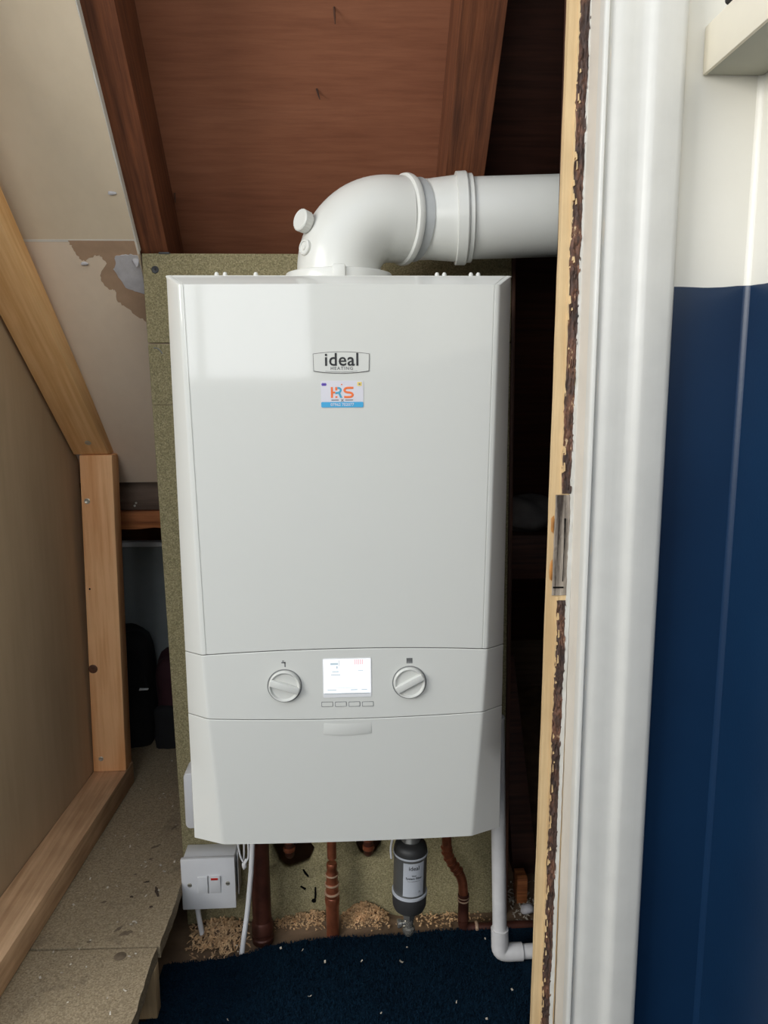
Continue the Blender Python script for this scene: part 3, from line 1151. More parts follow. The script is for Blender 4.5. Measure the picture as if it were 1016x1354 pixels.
for k in range(4):
    x = -.0233+.0164*k
    zb = .1948-.0003*k
    yb_ = face_y(x, zb)
    mb = MB(); mb.prism(rrect(.0140, .0064, .0008, 3), (0, -1, 0), .00025, (x, yb_-.00002, zb), XA, ZA)
    rim = mb.build('button', M_groove, BO)
    mb = MB(); mb.prism(rrect(.0126, .0050, .0006, 3), (0, -1, 0), .0004, (x, yb_-.0001, zb), XA, ZA)
    mb.build('button_cap', M_white, rim)
def dial(x, z, ang):
    y = face_y(x, z)
    mb = MB(); mb.lathe([(-.002, .0209), (.0003, .0209), (.0003, .0196), (-.002, .0194)], (x, y-.0001, z), (0, -1, 0), 48)
    d = mb.build('dial', M_groove, BO)
    mb = MB(); mb.lathe([(-.002, .0193), (.0040, .0190), (.0052, .0182), (.0050, .0172), (.0028, .0155), (.0022, .001)], (x, y, z), (0, -1, 0), 48)
    mb.build('dial_knob', M_white, d)
    R = Matrix.Translation((x, y, z)) @ Matrix.Rotation(radians(-ang), 4, 'Y')
    mb = MB(); mb.hexa([R @ Vector(p) for p in ((-.0180, -.001, -.0050), (.0180, -.001, -.0050), (.0180, -.001, .0050), (-.0180, -.001, .0050),
                                                   (-.0176, -.0070, -.0040), (.0180, -.0070, -.0040), (.0180, -.0070, .0040), (-.0176, -.0070, .0040))], .0008)
    mb.build('dial_grip', M_white, d)
dial(-.0740, .2195, -19)
dial(.0765, .2200, 28)
# heating symbol: small radiator; hot water symbol: tap
ys = face_y(.076, .25)
mb = MB()
for k in range(5):
    mb.box((.0730+.0015*k, ys-.0002, .2440), (.0741+.0015*k, ys+.0001, .2508))
mb.box((.0730, ys-.0002, .2466), (.0801, ys+.0001, .2476)); mb.box((.0730, ys-.0002, .2490), (.0801, ys+.0001, .2498))
mb.build('heating_symbol', M_grey, BO)
mb = MB()
mb.box((-.0772, ys-.0002, .2478), (-.0722, ys+.0001, .2494)); mb.box((-.0736, ys-.0002, .2430), (-.0722, ys+.0001, .2494))
mb.box((-.0756, ys-.0002, .2494), (-.0748, ys+.0001, .2508)); mb.box((-.0764, ys-.0002, .2506), (-.0738, ys+.0001, .2512))
mb.build('tap_symbol', M_grey, BO)
# pull tab of the drop-down cover
zt = .163
yt_ = interp(zt, FY)-BUL
pts = [(-.0288, .0115), (-.0288, -.0070)]+[(-.0288+.0576*i/12, -.0070-.0022*(1-((i-6)/6)**2)) for i in range(1, 12)]+[(.0292, -.0070), (.0292, .0115)]
mb = MB(); mb.prism(pts, (0, -1, 0), .0012, (.0008, yt_+.0007, zt), XA, ZA, .0003)
tag(mb.build('pull_tab', M_white, lowp), 'recess tab of the cover')

# ------------------------------------------------------------------ flue
FL = thing('flue', 'white round flue elbow and pipe leaving the top of the boiler', 'flue', (-.0025, -.135, .70))
c0 = Vector((-.0025, -.135, .70))
mb = MB(); mb.lathe([(0, .066), (.001, .0680), (.0140, .0685), (.0158, .0676), (.0166, .065), (.0168, .05)], c0+Vector((0, 0, .0005)), ZA, 56)
fl = mb.build('flange', M_whitepl, FL)
mb = MB(); mb.box((-.010, -.2075, .701), (.006, -.190, .7195), .0022)
mb.build('clip', M_whitepl, FL)
bend_r = .066
az_ = radians(13)
hd = Vector((cos(az_), sin(az_), 0.02)).normalized()
path = [c0+Vector((0, 0, .020)), c0+Vector((0, 0, .0205))]
cen = c0+Vector((0, 0, .0205))+hd*bend_r
N = 22
zt_ = .0205
path = [c0+Vector((0, 0, .015))]
for i in range(N+1):
    a = pi/2*i/N
    path.append(c0+Vector((0, 0, zt_))+hd*bend_r*(1-cos(a))+Vector((0, 0, 1))*bend_r*sin(a))
path.append(path[-1]+hd*.022)
R = [.0535]*len(path)
mb = MB(); mb.tube(path, R, 56)
mb.build('elbow', M_whitepl, FL)
e_end = path[-1]
# ring at the elbow mouth, slightly oblique
rn = Vector((cos(radians(21)), sin(radians(21)), 0.02)).normalized()
mb = MB(); mb.lathe([(-.006, .0530), (-.004, .0565), (.000, .0572), (.0035, .0562), (.0045, .0515)], e_end, rn, 56)
mb.build('elbow_ring', M_whitepl, FL)
M_elbshadow = plain('elbow_shadow_grey', (158, 160, 158), .45)
pa = Vector((cos(radians(-3)), sin(radians(-3)), .022)).normalized()
p0 = Vector((e_end.x-.004, e_end.y+.004, e_end.z))
def fx(x): return (x-p0.x)/pa.x
mb = MB(); mb.lathe([(-.012, .0498), (fx(.118), .0500), (fx(.121), .0505), (fx(.150), .0532), (fx(.152), .0535)], p0, pa, 56)
mb.build('socket', M_whitepl, FL)
# shadow of the elbow on the pipe, painted as a grey sleeve: a cylinder on the pipe axis, cut along the oblique mouth of the elbow
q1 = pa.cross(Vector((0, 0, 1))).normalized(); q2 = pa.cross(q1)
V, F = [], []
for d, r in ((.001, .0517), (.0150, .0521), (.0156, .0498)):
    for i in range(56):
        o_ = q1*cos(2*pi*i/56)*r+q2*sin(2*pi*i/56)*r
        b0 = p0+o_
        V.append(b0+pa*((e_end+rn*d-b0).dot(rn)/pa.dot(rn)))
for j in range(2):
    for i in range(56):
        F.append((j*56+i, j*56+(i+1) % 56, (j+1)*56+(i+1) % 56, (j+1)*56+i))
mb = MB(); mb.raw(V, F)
tag(mb.build('elbow_shadow', M_elbshadow, FL), 'grey sleeve painting the shadow of the elbow on the pipe')
mb = MB(); mb.lathe([(fx(.1495), .052), (fx(.1505), .0576), (fx(.1625), .0580), (fx(.1640), .0570), (fx(.1642), .0535), (fx(.1652), .0535), (fx(.1655), .0548), (fx(.1705), .0550), (fx(.1715), .0540), (fx(.1720), .0505)], p0, pa, 56)
mb.build('collar', M_whitepl, FL)
mb = MB(); mb.lathe([(fx(.160), .0508), (fx(.93), .0508)], p0, pa, 56)
mb.build('pipe', M_whitepl, FL)
cd = Vector((-.74, -.62, .20)).normalized()
cp = Vector((-.0405, -.1570, .7755))
mb = MB(); mb.lathe([(-.012, .0095), (.002, .0095)], cp, cd, 24)
tag(mb.build('test_point', M_whitepl, FL), 'upper capped test point')
b = bmesh.new()
mb = MB()
prof = [(.001, .0128), (.0115, .0132), (.0128, .0122), (.0130, .0100), (.0118, .001)]
seg = 44
a = cd; t = Vector((0, 0, 1)); e1 = a.cross(t).normalized(); e2 = a.cross(e1)
V, F = [], []
for j, (d, r) in enumerate(prof):
    for i in range(seg):
        rr = r*(1+(.05 if (i % 2 and j < 2) else 0))
        V.append(cp+a*d+(e1*cos(2*pi*i/seg)+e2*sin(2*pi*i/seg))*rr)
for j in range(len(prof)-1):
    for i in range(seg):
        F.append((j*seg+i, j*seg+(i+1) % seg, (j+1)*seg+(i+1) % seg, (j+1)*seg+i))
F.append(tuple(range(4*seg, 5*seg)))
mb.raw(V, F)
mb.build('knurled_cap', M_whitepl, FL)
cp2 = Vector((-.0440, -.1675, .7445)); cd2 = Vector((-.74, -.64, .10)).normalized()
mb = MB(); mb.lathe([(-.010, .0098), (.0016, .0096), (.0026, .0086), (.0026, .0072), (.0012, .0066), (.0012, .0035), (.0024, .0030), (.0024, .001)], cp2, cd2, 28)
tag(mb.build('test_point', M_whitepl, FL), 'lower round plug')

# ------------------------------------------------------------------ pipes below the boiler
def pipe_thing(name, label, cat, loc, group=None):
    return thing(name, label, cat, loc, group)
# large pipe at left
P1 = pipe_thing('copper_pipe', 'thick dull copper pipe beside the fused switch, leftmost below the boiler', 'pipe', (-.141, -.045, -.31))
mb = MB(); mb.tube([(-.1425, -.046, .012), (-.1415, -.046, -.25)], .0152, 20); mb.build('tube', M_copperdull, P1)
mb = MB(); mb.lathe([(0, .0150), (.002, .0172), (.010, .0174), (.012, .0158), (.018, .0158), (.020, .0174), (.036, .0172), (.040, .0153)], (-.141, -.046, -.3088), ZA, 22); mb.build('coupling', M_copperdull, P1)
mb = MB(); mb.tube([(-.1415, -.046, -.25), (-.141, -.046, -.272)], .0152, 20); mb.build('tube', M_copperdull, P1)
# short stubs in the holes
for nm, x, z, lab in (('copper_stub', -.0975, -.182, 'short copper pipe stub in the large dark hole of the board'), ('copper_stub', .0315, -.184, 'short copper pipe stub in the smaller dark hole near the filter')):
    S = pipe_thing(nm, lab, 'pipe', (x, .03, z))
    mb = MB(); mb.tube([(x, -.016, .012), (x, -.016, z+.02), (x, -.014, z+.006), (x, .002, z-.006), (x, .03, z-.010), (x, .10, z-.016)], .0078, 16, True, 2); mb.build('tube', M_copperdull, S)
    mb = MB(); mb.lathe([(0, .0085), (.001, .0098), (.006, .0098), (.007, .0086)], (x, -.016, z+.012), ZA, 18); mb.build('ring', M_copper, S)
    mb = MB(); mb.lathe([(0, .0085), (.001, .0094), (.004, .0094), (.005, .0086)], (x, -.016, z+.028), ZA, 18); mb.build('ring', M_copper, S)
# mid pipe with fitting
P2 = pipe_thing('copper_pipe', 'copper pipe with ringed fitting in the middle below the boiler', 'pipe', (-.028, -.036, -.31))
mb = MB(); mb.tube([(-.0280, -.036, .012), (-.0280, -.036, -.172)], .0076, 18); mb.build('tube', M_copper, P2)
prof = [(0, .0105), (.055, .0108), (.057, .0118), (.066, .0122), (.069, .0106), (.071, .0120), (.0745, .0122), (.0765, .0104), (.086, .0100), (.088, .0114), (.0915, .0116), (.0935, .0098), (.102, .0094), (.105, .0102), (.1085, .0102), (.111, .0086), (.118, .0080), (.1215, .0088), (.1255, .0088), (.128, .0076)]
mb = MB(); mb.lathe(prof, (-.0285, -.036, -.3088), ZA, 26); mb.build('coupling', M_copper, P2)
for z, r in ((-.2345, .0121), (-.2190, .0115), (-.2025, .0103)):
    mb = MB(); mb.lathe([(0, r-.0006), (.0006, r+.0006), (.0022, r+.0006), (.0030, r-.0006)], (-.0285, -.036, z), ZA, 26); mb.build('solder_ring', M_solder, P2)
# cranked pipe with horizontal run
P3 = pipe_thing('copper_pipe', 'cranked copper pipe with crimped bend right of the cylindrical filter', 'pipe', (.183, -.045, -.31))
ypp = -.046
pth = [(.1555, ypp, .012), (.1555, ypp, -.150), (.1575, ypp, -.168), (.1665, ypp, -.186), (.1765, ypp, -.200), (.1825, ypp, -.216), (.1838, ypp, -.236), (.1840, ypp, -.286)]
mb = MB(); mb.tube(pth, .0078, 18, True, 2); mb.build('tube', M_copper, P3)
def ring_on(p, d, r, h, mat, parent, name='crimp_ring'):
    mb = MB(); mb.lathe([(0, r-.0006), (h*.3, r+.0012), (h*.7, r+.0012), (h, r-.0006)], p, d, 20); mb.build(name, mat, parent)
for p, d in (((.1556, ypp, -.152), (0.05, 0, -1)), ((.1562, ypp, -.160), (.25, 0, -1)), ((.1588, ypp, -.170), (.5, 0, -1)), ((.1630, ypp, -.179), (.8, 0, -1)), ((.1682, ypp, -.188), (.85, 0, -1)), ((.1738, ypp, -.196), (.8, 0, -1))):
    ring_on(p, d, .0082, .0042, M_copper, P3)
mb = MB(); mb.lathe([(0, .0080), (.001, .0092), (.004, .0092), (.006, .0086), (.040, .0086), (.042, .0093), (.046, .0093), (.047, .0080)], (.1840, ypp, -.284), ZA, 20); mb.build('coupling', M_copperdull, P3)
for z in (-.2440, -.2500):
    ring_on((.1840, ypp, z), (0, 0, 1), .0085, .003, M_solder, P3)
mb = MB(); mb.tube([(.1840, ypp, -.284), (.1846, ypp, -.2955), (.192, ypp, -.2995), (.206, ypp, -.2995)], .0088, 16, True, 2); mb.build('foot_elbow', M_copperdull, P3)
ring_on((.203, ypp, -.2995), XA, .0090, .006, M_solder, P3)
mb = MB(); mb.tube([(.205, ypp, -.2995), (.40, ypp, -.2995)], .0078, 16); mb.build('tube', M_copperdull, P3)

# filter
FI = thing('boiler_filter', 'dark grey cylindrical filter with silver label hanging below the boiler', 'filter', (.088, -.14, -.23))
fx0, fy0 = .0925, -.1320
tilt = Vector((-.022, 0, -1)).normalized()
top = Vector((fx0, fy0, -.012))
mb = MB(); mb.lathe([(-.012, .0075), (.062, .0075), (.064, .0120), (.070, .0145), (.073, .0125), (.076, .0125), (.079, .0165), (.085, .0175), (.088, .0150)], top, tilt, 32)
tag(mb.build('inlet_fitting', M_filter, FI), 'dark metal inlet fitting')
mb = MB(); mb.lathe([(.072, .012), (.074, .0190), (.078, .0232), (.084, .0246), (.088, .0248)], top, tilt, 40); mb.build('shoulder', M_filterdk, FI)
mb = MB(); mb.lathe([(.0875, .0240), (.0885, .0256), (.0905, .0256), (.0915, .0244)], top, tilt, 40); mb.build('band', M_lab, FI)
mb = MB(); mb.lathe([(.086, .0246), (.1510, .0246), (.1515, .0243)], top, tilt, 48); body = mb.build('body', M_filter, FI)
mb = MB(); mb.lathe([(.1500, .0240), (.1510, .0262), (.1545, .0262), (.1555, .0245)], top, tilt, 40); mb.build('band', M_lab, FI)
mb = MB(); mb.lathe([(.153, .0246), (.158, .0256), (.174, .0250), (.180, .0225), (.183, .0150), (.183, .002)], top, tilt, 40); tag(mb.build('end_cap', M_filterdk, FI), 'dark end cap')
# curved label
M_lsf = M_lab
def on_cyl(phi, d, r=.0249):
    ex = Vector((1, 0, 0)); ex = (ex-tilt*ex.dot(tilt)).normalized(); ey = tilt.cross(ex).normalized()
    if ey.y > 0: ey = -ey
    return top+tilt*d+(ex*sin(phi)+ey*cos(phi))*r
V, F = [], []
n = 16
p_a, p_b = -.50, .80
for i in range(n+1):
    ph = p_a+(p_b-p_a)*i/n
    for d in (.0945, .1470):
        V += [on_cyl(ph, d, .0247), on_cyl(ph, d, .0250)]
for i in range(n):
    o_ = 4*i
    F += [(o_+1, o_+5, o_+7, o_+3), (o_, o_+1, o_+5, o_+4), (o_+2, o_+3, o_+7, o_+6)]
mb = MB(); mb.raw(V, F); labp = mb.build('label', M_lab, FI)
tag(labp, 'silver printed label')
def cyl_text(body, size, d, mat, weight=.00003, phi0=.15, spacing=1.0):
    o = lettering('lettering', body, size, (0, 0, 0), mat, labp, weight=weight, spacing=spacing, depth=.00002)
    for v in o.data.vertices:
        x, y, z = v.co
        v.co = on_cyl(phi0+x/.025, d-z, .02515-y*.2)
    o.data.update()
cyl_text('ideal', .0088, .1020, M_filterdk, .00012)
cyl_text('Ideal', .0036, .1135, M_black)
cyl_text('System Filter', .0047, .1178, M_black, .00010)
cyl_text('www.idealheating.com', .0021, .1222, M_groove)
cyl_text('A', .0050, .1400, M_groove, .0001, .50)
# drain valve
dv = top+tilt*.182
mb = MB(); mb.lathe([(0, .0105), (.003, .0108), (.016, .0092), (.018, .0080)], dv, tilt, 6); mb.build('valve_nut', M_filter, FI)
mb = MB(); mb.lathe([(.016, .0075), (.030, .0070), (.032, .0095), (.037, .0098), (.040, .0080), (.044, .0060), (.044, .001)], dv, tilt, 24); mb.build('drain_valve', M_brass, FI)
mb = MB(); mb.lathe([(0, .0048), (.011, .0048), (.012, .0066), (.017, .0066), (.018, .0052), (.018, .001)], dv+tilt*.024, (-1, -.15, 0), 20); mb.build('drain_screw', M_brass, FI)
mb = MB(); mb.tube([(.082, -.150, -.010), (.0655, -.150, -.060), (.0600, -.146, -.085), (.0615, -.143, -.105)], .0016, 8, True, 3); tag(mb.build('wire', M_fit, FI), 'grey wire loop by the filter')

# white waste pipe
WP = thing('waste_pipe', 'white plastic waste pipe with elbow dropping right of the boiler', 'pipe', (.229, -.122, -.298))
wy = -.122
mb = MB(); mb.tube([(.2175, wy, .10), (.2285, wy, -.262)], .0108, 24); mb.build('tube', M_pvc, WP)
mb = MB(); mb.tube([(.2280, wy, -.2430), (.2288, wy, -.2660), (.2292, wy, -.2795), (.2365, wy, -.2838), (.2505, wy, -.2838), (.2635, wy, -.2838)], .0132, 28, True, 2); mb.build('elbow', M_pvc, WP)
mb = MB(); mb.tube([(.2600, wy, -.2838), (.42, wy, -.2838)], .0108, 24); mb.build('tube', M_pvc, WP)

# fused spur switch
FS = thing('fused_switch', 'white fused switch with red neon below left of the boiler', 'switch', (-.224, -.001, -.205))
mb = MB(); mb.box((-.2640, -.0375, -.2455), (-.1830, -.0010, -.1625), .002); mb.build('back_box', M_fit, FS)
mb = MB(); mb.box((-.2665, -.0460, -.2480), (-.1815, -.0385, -.1600), .0016); fpz = mb.build('face_plate', M_fit, FS)
mb = MB(); mb.box((-.1800, -.030, -.2350), (-.1785, -.0010, -.1615), .0004); mb.build('side_flap', M_fit, FS)
for x, z in ((-.2535, -.2045), (-.1935, -.2035)):
    mb = MB(); mb.lathe([(-.001, .0036), (.0006, .0036), (.0009, .0030), (.0007, .0002)], (x, -.0460, z), (0, -1, 0), 16); sc2 = mb.build('screw', M_steel, fpz)
    mb = MB(); mb.box((x-.0030, -.0472, z-.0005), (x+.0030, -.0464, z+.0005), mat=None); mb.build('screw', M_black, fpz)
mb = MB(); mb.box((-.2405, -.0482, -.2185), (-.2250, -.0455, -.1905), .0005); fc = mb.build('fuse_carrier', M_fit, fpz)
mb = MB(); mb.box((-.2245, -.0466, -.2200), (-.2236, -.0458, -.1890)); mb.build('seam', M_groove, fpz)
mb = MB(); mb.hexa([(-.2220, -.0470, -.2195), (-.2048, -.0470, -.2195), (-.2048, -.0455, -.2195), (-.2220, -.0455, -.2195), (-.2220, -.0505, -.1895), (-.2048, -.0505, -.1895), (-.2048, -.0455, -.1895), (-.2220, -.0455, -.1895)], .0005)
mb.build('rocker', M_fit, fpz)
mb = MB(); mb.box((-.2190, -.0512, -.1940), (-.2080, -.0498, -.1908), .0003); tag(mb.build('neon', M_red, fpz), 'red neon indicator')
CB = thing('cable', 'short white cable running down from the fused switch into the shavings', 'cable', (-.244, -.03, -.305))
mb = MB(); mb.tube([(-.2475, -.026, -.2470), (-.2465, -.028, -.265), (-.2435, -.031, -.283), (-.2400, -.034, -.3035)], .0042, 12, True, 2); mb.build('sheath', M_fit, CB)
CB2 = thing('cable', 'long white cable hanging beside the thick copper pipe to the carpet', 'cable', (-.17, -.08, -.30))
mb = MB(); mb.tube([(-.1450, -.070, .012), (-.1475, -.070, -.10), (-.1520, -.072, -.165), (-.1560, -.073, -.20), (-.1600, -.075, -.235), (-.1660, -.080, -.272), (-.1700, -.083, -.3000)], .0040, 12, True, 2); mb.build('sheath', M_fit, CB2)
CT = thing('cable_tie', 'white knotted tie hanging under the boiler beside the fused switch', 'tie', (-.16, -.06, -.16))
mb = MB(); mb.tube([(-.1780, -.060, -.080), (-.1710, -.062, -.145), (-.1640, -.062, -.160), (-.1610, -.061, -.152)], .0015, 8, True, 2)
mb.tube([(-.1630, -.060, -.10), (-.1640, -.058, -.145), (-.1660, -.057, -.160)], .0014, 8, True, 2)
mb.tube([(-.1580, -.060, -.10), (-.1560, -.062, -.148), (-.1610, -.063, -.156), (-.1660, -.062, -.164), (-.1650, -.06, -.170)], .0015, 8, True, 2)
mb.build('strands', M_fit, CT)
blob('knot', (-.1640, -.061, -.163), (.0042, .0038, .0060), M_fit, CT, 9, .25, 2)
JB = thing('junction_box', 'white round-cornered junction box half hidden by the left side of the boiler', 'box', (-.225, -.001, -.06))
mb = MB()
pr = rrect(.066, .094, .008)
mb.prism(pr, (0, -1, 0), .040, (-.2235, -.001, -.064), XA, ZA, .003)
mb.build('lid', M_fit, JB)
mb = MB(); mb.box((-.240, -.030, -.0168), (-.215, -.004, -.004), .002); mb.build('cable_entry', M_fit, JB)

# ------------------------------------------------------------------ doorway: jamb and architrave
DR = structure('door_1', (.27, -.32, -.31))
def vstrip(name, y0, y1, x, z0, z1, mat, jitter=0, ncol=1, dz=.006, rough=0, thick=.02):
    n = int((z1-z0)/dz)
    V, F = [], []
    k = ncol+1
    for i in range(n+1):
        z = z0+(z1-z0)*i/n
        ph = y0*900
        a = y0+jitter*(.7*sin(z*61+ph)*sin(z*23+1)+random.uniform(-.4, .4)); b_ = y1+jitter*(.8*sin(z*47+ph*2)*sin(z*19)+random.uniform(-.45, .45))
        V.append((x+thick, a, z))
        for c in range(k):
            t = c/ncol
            V.append((x+(random.uniform(0, rough)), a+(b_-a)*t, z))
        V.append((x+thick, b_, z))
    w2 = k+2
    for i in range(n):
        for c in range(w2-1):
            F.append((i*w2+c, i*w2+c+1, (i+1)*w2+c+1, (i+1)*w2+c))
    mb = MB(); mb.raw(V, F)
    return mb.build(name, mat, DR, 50)
zb, zt2 = -.2975, 1.17
def lean(z): return .0058*(z-.45)
YJ = -.352
def fstrip(name, xa, xb, y, z0, z1, mat, ja=0, jb=0, ncol=1, dz=.005, rough=0, thick=.02, parent=None):
    """upright strip facing the room, leaning with the old door lining"""
    n = max(2, int((z1-z0)/dz))
    V, F = [], []
    k = ncol+1
    for i in range(n+1):
        z = z0+(z1-z0)*i/n
        ph = xa*2100
        a = xa+lean(z)+ja*(.7*sin(z*61+ph)*sin(z*23+1)+random.uniform(-.4, .4))
        b_ = xb+lean(z)+jb*(.8*sin(z*47+ph*2)*sin(z*19)+random.uniform(-.45, .45))
        V.append((a, y+thick, z))
        for c in range(k):
            V.append((a+(b_-a)*c/ncol, y+random.uniform(-rough, rough*.3), z))
        V.append((b_, y+thick, z))
    w2 = k+2
    for i in range(n):
        for c in range(w2-1):
            F.append((i*w2+c, i*w2+c+1, (i+1)*w2+c+1, (i+1)*w2+c))
    F.append(tuple(range(w2))); F.append(tuple(n*w2+c for c in range(w2)))
    mb = MB(); mb.raw(V, F)
    return mb.build(name, mat, parent or DR, 50)
# bare timber edge of the lining, its face towards the room
fstrip('lining', .2238, .2505, YJ, zb, zt2, M_raw, .0003, 0, 2, .02, .0002, .0095)
MB().box((.2485, YJ+.010, zb), (.2530, -.2565, zt2)).build('lining_back', M_darkwood, DR)
for za_, zb_ in ((zb, .3445), (.4590, zt2)):
    fstrip('raw_edge', .2330, .2352, YJ-.0010, za_, zb_, M_raw, .0006, .0008, 1, .006, .0006, .002)
# chipped brown strip where the stop was torn off, above and below the hinge recess
fstrip('chipped_strip', .2346, .2446, YJ-.0012, zb, .340, M_chipped, .0013, .0007, 8, .0035, .0022, .003)
fstrip('chipped_strip', .2346, .2446, YJ-.0012, .459, zt2, M_chipped, .0013, .0007, 8, .0035, .0022, .003)
# weathered hinge recess
hr = fstrip('hinge_recess', .2285, .2448, YJ-.0014, .346, .4575, M_hinge, .0005, .0007, 4, .004, .0007, .003)
mb = MB(); mb.box((.2284, YJ-.0028, .3545), (.2400, YJ-.0018, .3560)); mb.build('crack', M_void, hr)
fstrip('crack', .2392, .2400, YJ-.0026, .362, .432, M_void, .0004, .0004, 1, .006, 0, .001, hr)
for z, h in ((.373, .026), (.425, .020)):
    blob('stain', (.2265+lean(z), YJ-.0002, z), (.0018, .0007, h*.5), M_ooze, DR, int(z*1000), .3, 2)
# painted return of the architrave and the paint ridge beside the chipped strip
vstrip('painted_return', -.3965, YJ+.004, .2478, zb, zt2, M_cream, .0004, 2, .01, .0003, .02)
fstrip('paint_ridge', .2442, .2484, YJ-.0022, zb, zt2, M_gloss, .0010, 0, 2, .005, .0010, .006)
# splinters of bare wood along the broken edge
for k in range(70):
    z = random.uniform(zb+.02, .95)
    if .33 < z < .47: continue
    x = .2352+lean(z)+random.uniform(-.0010, .0030)
    h = random.uniform(.002, .010)
    w0 = random.uniform(.0004, .0011)
    mb = MB(); mb.hexa([(x-w0, YJ-.0036, z), (x+w0, YJ-.0036, z+.001), (x+w0, YJ, z), (x-w0, YJ, z), (x-w0*.7, YJ-.0034, z+h), (x+w0*.4, YJ-.0034, z+h), (x+w0*.4, YJ, z+h), (x-w0*.7, YJ, z+h)])
    mb.build('splinter', M_raw, DR)
# architrave, ovolo profile (x, y) front at y=-.40
AX = [(.2470, -.3860), (.2470, -.3965), (.2475, -.3990), (.2490, -.4003), (.2512, -.4005), (.2526, -.3992), (.2532, -.3970), (.2550, -.3966), (.2575, -.3972), (.2610, -.3990), (.2660, -.4002), (.2740, -.4006),
      (.2820, -.4010), (.2860, -.4020), (.2890, -.4038), (.2915, -.4058), (.2940, -.4070), (.2965, -.4074), (.3000, -.4074), (.3180, -.4070), (.3225, -.4060), (.3245, -.4035), (.3252, -.3980), (.3254, -.3860)]
mb = MB(); mb.prism([(x, y) for x, y in AX], ZA, zt2-zb, (0, 0, zb), XA, YA)
mb.build('architrave', M_gloss, DR, ) if False else mb.build('architrave', M_gloss, DR, 40)
# left jamb and head of the same doorway, outside the picture
MB().box((-.535, -.41, 1.172), (.2475, -.345, 1.20), .002).build('head', M_gloss, DR)

# ------------------------------------------------------------------ shelf in the corner
SH = thing('picture_ledge', 'cream painted ledge shelf high in the corner over the navy wall', 'shelf', (.38, -.7, .87))
mb = MB(); mb.box((.3522, -1.55, .8655), (.4075, -.3865, .8775), .0012); mb.build('bottom_board', M_undershade, SH)
mb = MB(); mb.box((.3480, -1.55, .8648), (.3520, -.3865, .9075), .0012); mb.build('front_lip', M_shelf, SH)
o = MB().tube([(.3492, -.428, .9109), (.3500, -.62, .9109)], .0033, 10).build('dark_rod', M_black)
tag(o, 'thin black rod lying along the top of the cream ledge', 'rod')

# ------------------------------------------------------------------ shavings and debris
def shavings(name, n, area, label, cat, hmap, seed, smin=.003, smax=.010, mat=None):
    rnd = random.Random(seed)
    V, F = [], []
    for _ in range(n):
        x, y = area(rnd)
        z = hmap(x, y)
        L = rnd.uniform(smin, smax); w = rnd.uniform(.0006, .0016); curl = rnd.uniform(-2.6, 2.6)
        a = rnd.random()*2*pi; tl = rnd.uniform(-.5, .5)
        d = Vector((cos(a), sin(a), tl*.5)); u = Vector((-sin(a), cos(a), rnd.uniform(-.4, .4))).normalized()
        nrm = d.cross(u).normalized()
        base = Vector((x, y, z+rnd.random()*.004))
        k = len(V); ns = 4
        for i in range(ns+1):
            t = i/ns-.5
            p = base+d*(L*t)+nrm*(L*.5*curl*.3*(t*t*4-.3))
            V += [p-u*w, p+u*w]
        for i in range(ns):
            F.append((k+2*i, k+2*i+1, k+2*i+3, k+2*i+2))
    me = bpy.data.meshes.new(name)
    me.from_pydata([tuple(v) for v in V], [], F)
    me.update()
    o = link(name, me, mat or M_shav)
    return tag(o, label, cat, None, 'stuff')
def gauss_area(cx, cy, sx, sy, lo, hi):
    def f(r):
        while True:
            x, y = r.gauss(cx, sx), r.gauss(cy, sy)
            if lo[0] < x < hi[0] and lo[1] < y < hi[1]: return x, y
    return f
def hump(cx, cy, sx, sy, h, base=-.3085):
    return lambda x, y: base+h*math.exp(-((x-cx)/sx)**2-((y-cy)/sy)**2)
shavings('wood_shavings', 620, gauss_area(-.215, -.030, .026, .024, (-.262, -.085), (-.160, -.003)), 'curled pale wood shavings heaped under the fused switch', 'shavings', hump(-.21, -.02, .04, .04, .012), 1, .004, .013)
shavings('wood_shavings', 420, gauss_area(-.07, -.010, .038, .008, (-.125, -.034), (-.042, -.003)), 'wood shavings along the board between the two left copper pipes', 'shavings', hump(-.06, 0, .05, .02, .018), 2, .002, .006)
shavings('wood_shavings', 1300, gauss_area(.020, -.010, .024, .009, (-.014, -.038), (.066, -.003)), 'dense orange wood shavings piled against the board left of the filter', 'shavings', hump(.024, 0, .035, .022, .030), 3, .002, .005)
shavings('wood_shavings', 160, gauss_area(.150, -.012, .035, .010, (.07, -.036), (.25, -.003)), 'sparse wood shavings along the board around the cranked pipe', 'shavings', hump(.1, 0, .1, .02, .006), 4, .002, .006)
shavings('wood_shavings', 120, gauss_area(.295, .02, .02, .03, (.275, -.03), (.35, .09)), 'pale shavings and scraps on the dusty floor right of the waste pipe', 'shavings', hump(.1, 0, .1, .02, .0), 7, .004, .012, M_fleck)
def uni(x0, x1, y0, y1):
    return lambda r: (r.uniform(x0, x1), r.uniform(y0, y1))
shavings('carpet_debris', 18, uni(-.20, .245, -.28, -.07), 'tiny pale wood flecks scattered on the navy carpet', 'debris', lambda x, y: -.2945, 5, .002, .007, M_fleck)
shavings('platform_debris', 70, uni(-.42, -.285, -.32, .36), 'pale flecks and scraps scattered on the chipboard platform', 'debris', lambda x, y: -.1995, 6, .002, .006, M_fleck)
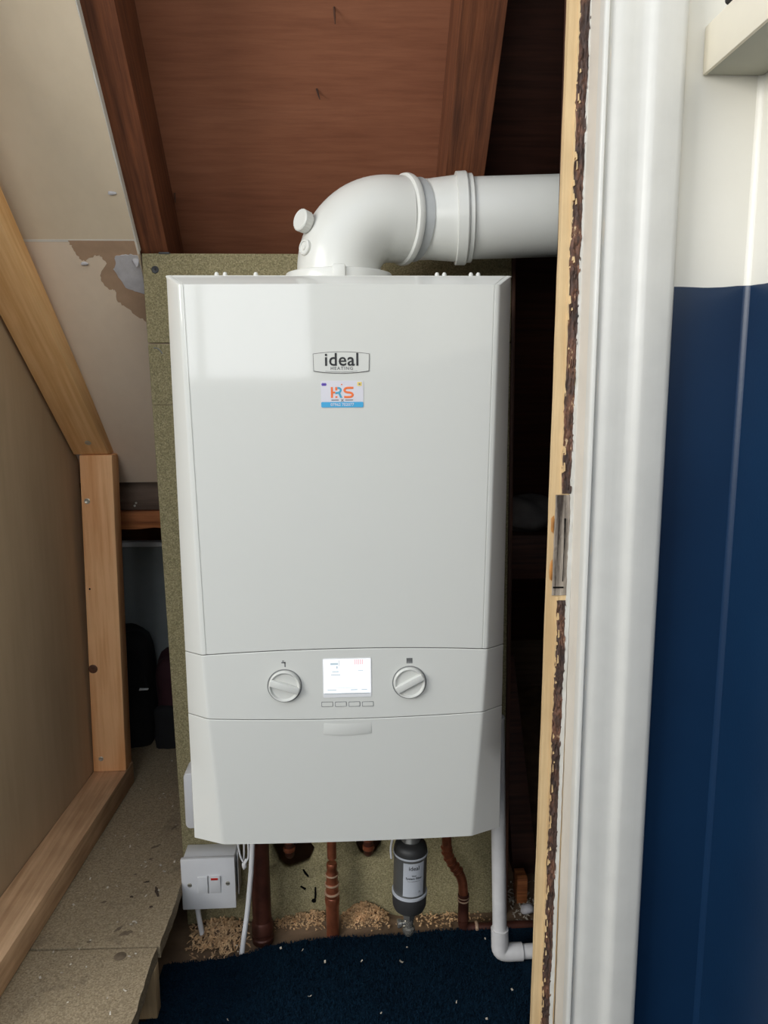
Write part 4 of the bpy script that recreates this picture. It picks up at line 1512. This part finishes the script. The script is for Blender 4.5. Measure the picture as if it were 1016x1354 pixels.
# dark stains and holes in the platform
M_stain = plain('platform_stain', (112, 97, 77), .85, var=.25, vs=120)
M_stain2 = plain('platform_dark_stain', (72, 58, 46), .85, var=.3, vs=120)
def zpl(u): return u
stains = [(-.335, -.145, .010, .0035, .9), (-.300, -.065, .004, .016, .35), (-.322, -.040, .006, .003, .4), (-.345, -.020, .004, .0025, 0), (-.330, .02, .005, .004, .5), (-.336, -.075, .004, .003, 0), (-.370, -.17, .004, .003, .2),
          (-.330, .055, .012, .004, .7), (-.312, .11, .012, .003, 1.0), (-.300, -.10, .004, .003, 0), (-.322, -.155, .012, .006, .3), (-.375, -.085, .006, .003, .6)]
for k, (x, y, a, b_, r) in enumerate(stains):
    a *= .85; b_ *= .85
    pts = ragged(0, 0, a, b_, 18, 40+k, .45)
    pts = [(p[0]*cos(r)-p[1]*sin(r)+x, p[0]*sin(r)+p[1]*cos(r)+y) for p in pts]
    mb = MB(); mb.prism(pts, ZA, .0003, (0, 0, -.20005 if y > -.18 else -.2012), XA, YA)
    mb.build('stain', M_stain2 if k in (1, 2, 5, 9) else M_stain, pf)
mb = MB(); mb.lathe([(0, .0085), (.0003, .008)], (-.318, -.199, -.2012), ZA, 20); mb.build('screw_hole', M_stain, pf)

# dusty mound of sawdust at the foot of the board
def mound(name, x0, x1, y0, y1, f, label):
    nx, ny = 40, 14
    V, F = [], []
    for i in range(nx+1):
        for j in range(ny+1):
            x = x0+(x1-x0)*i/nx; y = y0+(y1-y0)*j/ny
            V.append((x, y, f(x, y)+random.uniform(-.0006, .0006)))
    for i in range(nx):
        for j in range(ny):
            F.append((i*(ny+1)+j, (i+1)*(ny+1)+j, (i+1)*(ny+1)+j+1, i*(ny+1)+j+1))
    mb = MB(); mb.raw(V, F, False)
    o = mb.build(name, M_sub, None, 70)
    return tag(o, label, 'sawdust', None, 'stuff')
def fmix(x, y):
    return -.3105+max(.014*math.exp(-((x+.212)/.035)**2-((y+.02)/.035)**2), .028*math.exp(-((x-.024)/.035)**2-((y)/.022)**2), .016*math.exp(-((x+.06)/.05)**2-((y)/.02)**2))+.0008
mound('sawdust_heap', -.26, .20, -.06, -.001, fmix, 'brown sawdust lying along the foot of the backing board')
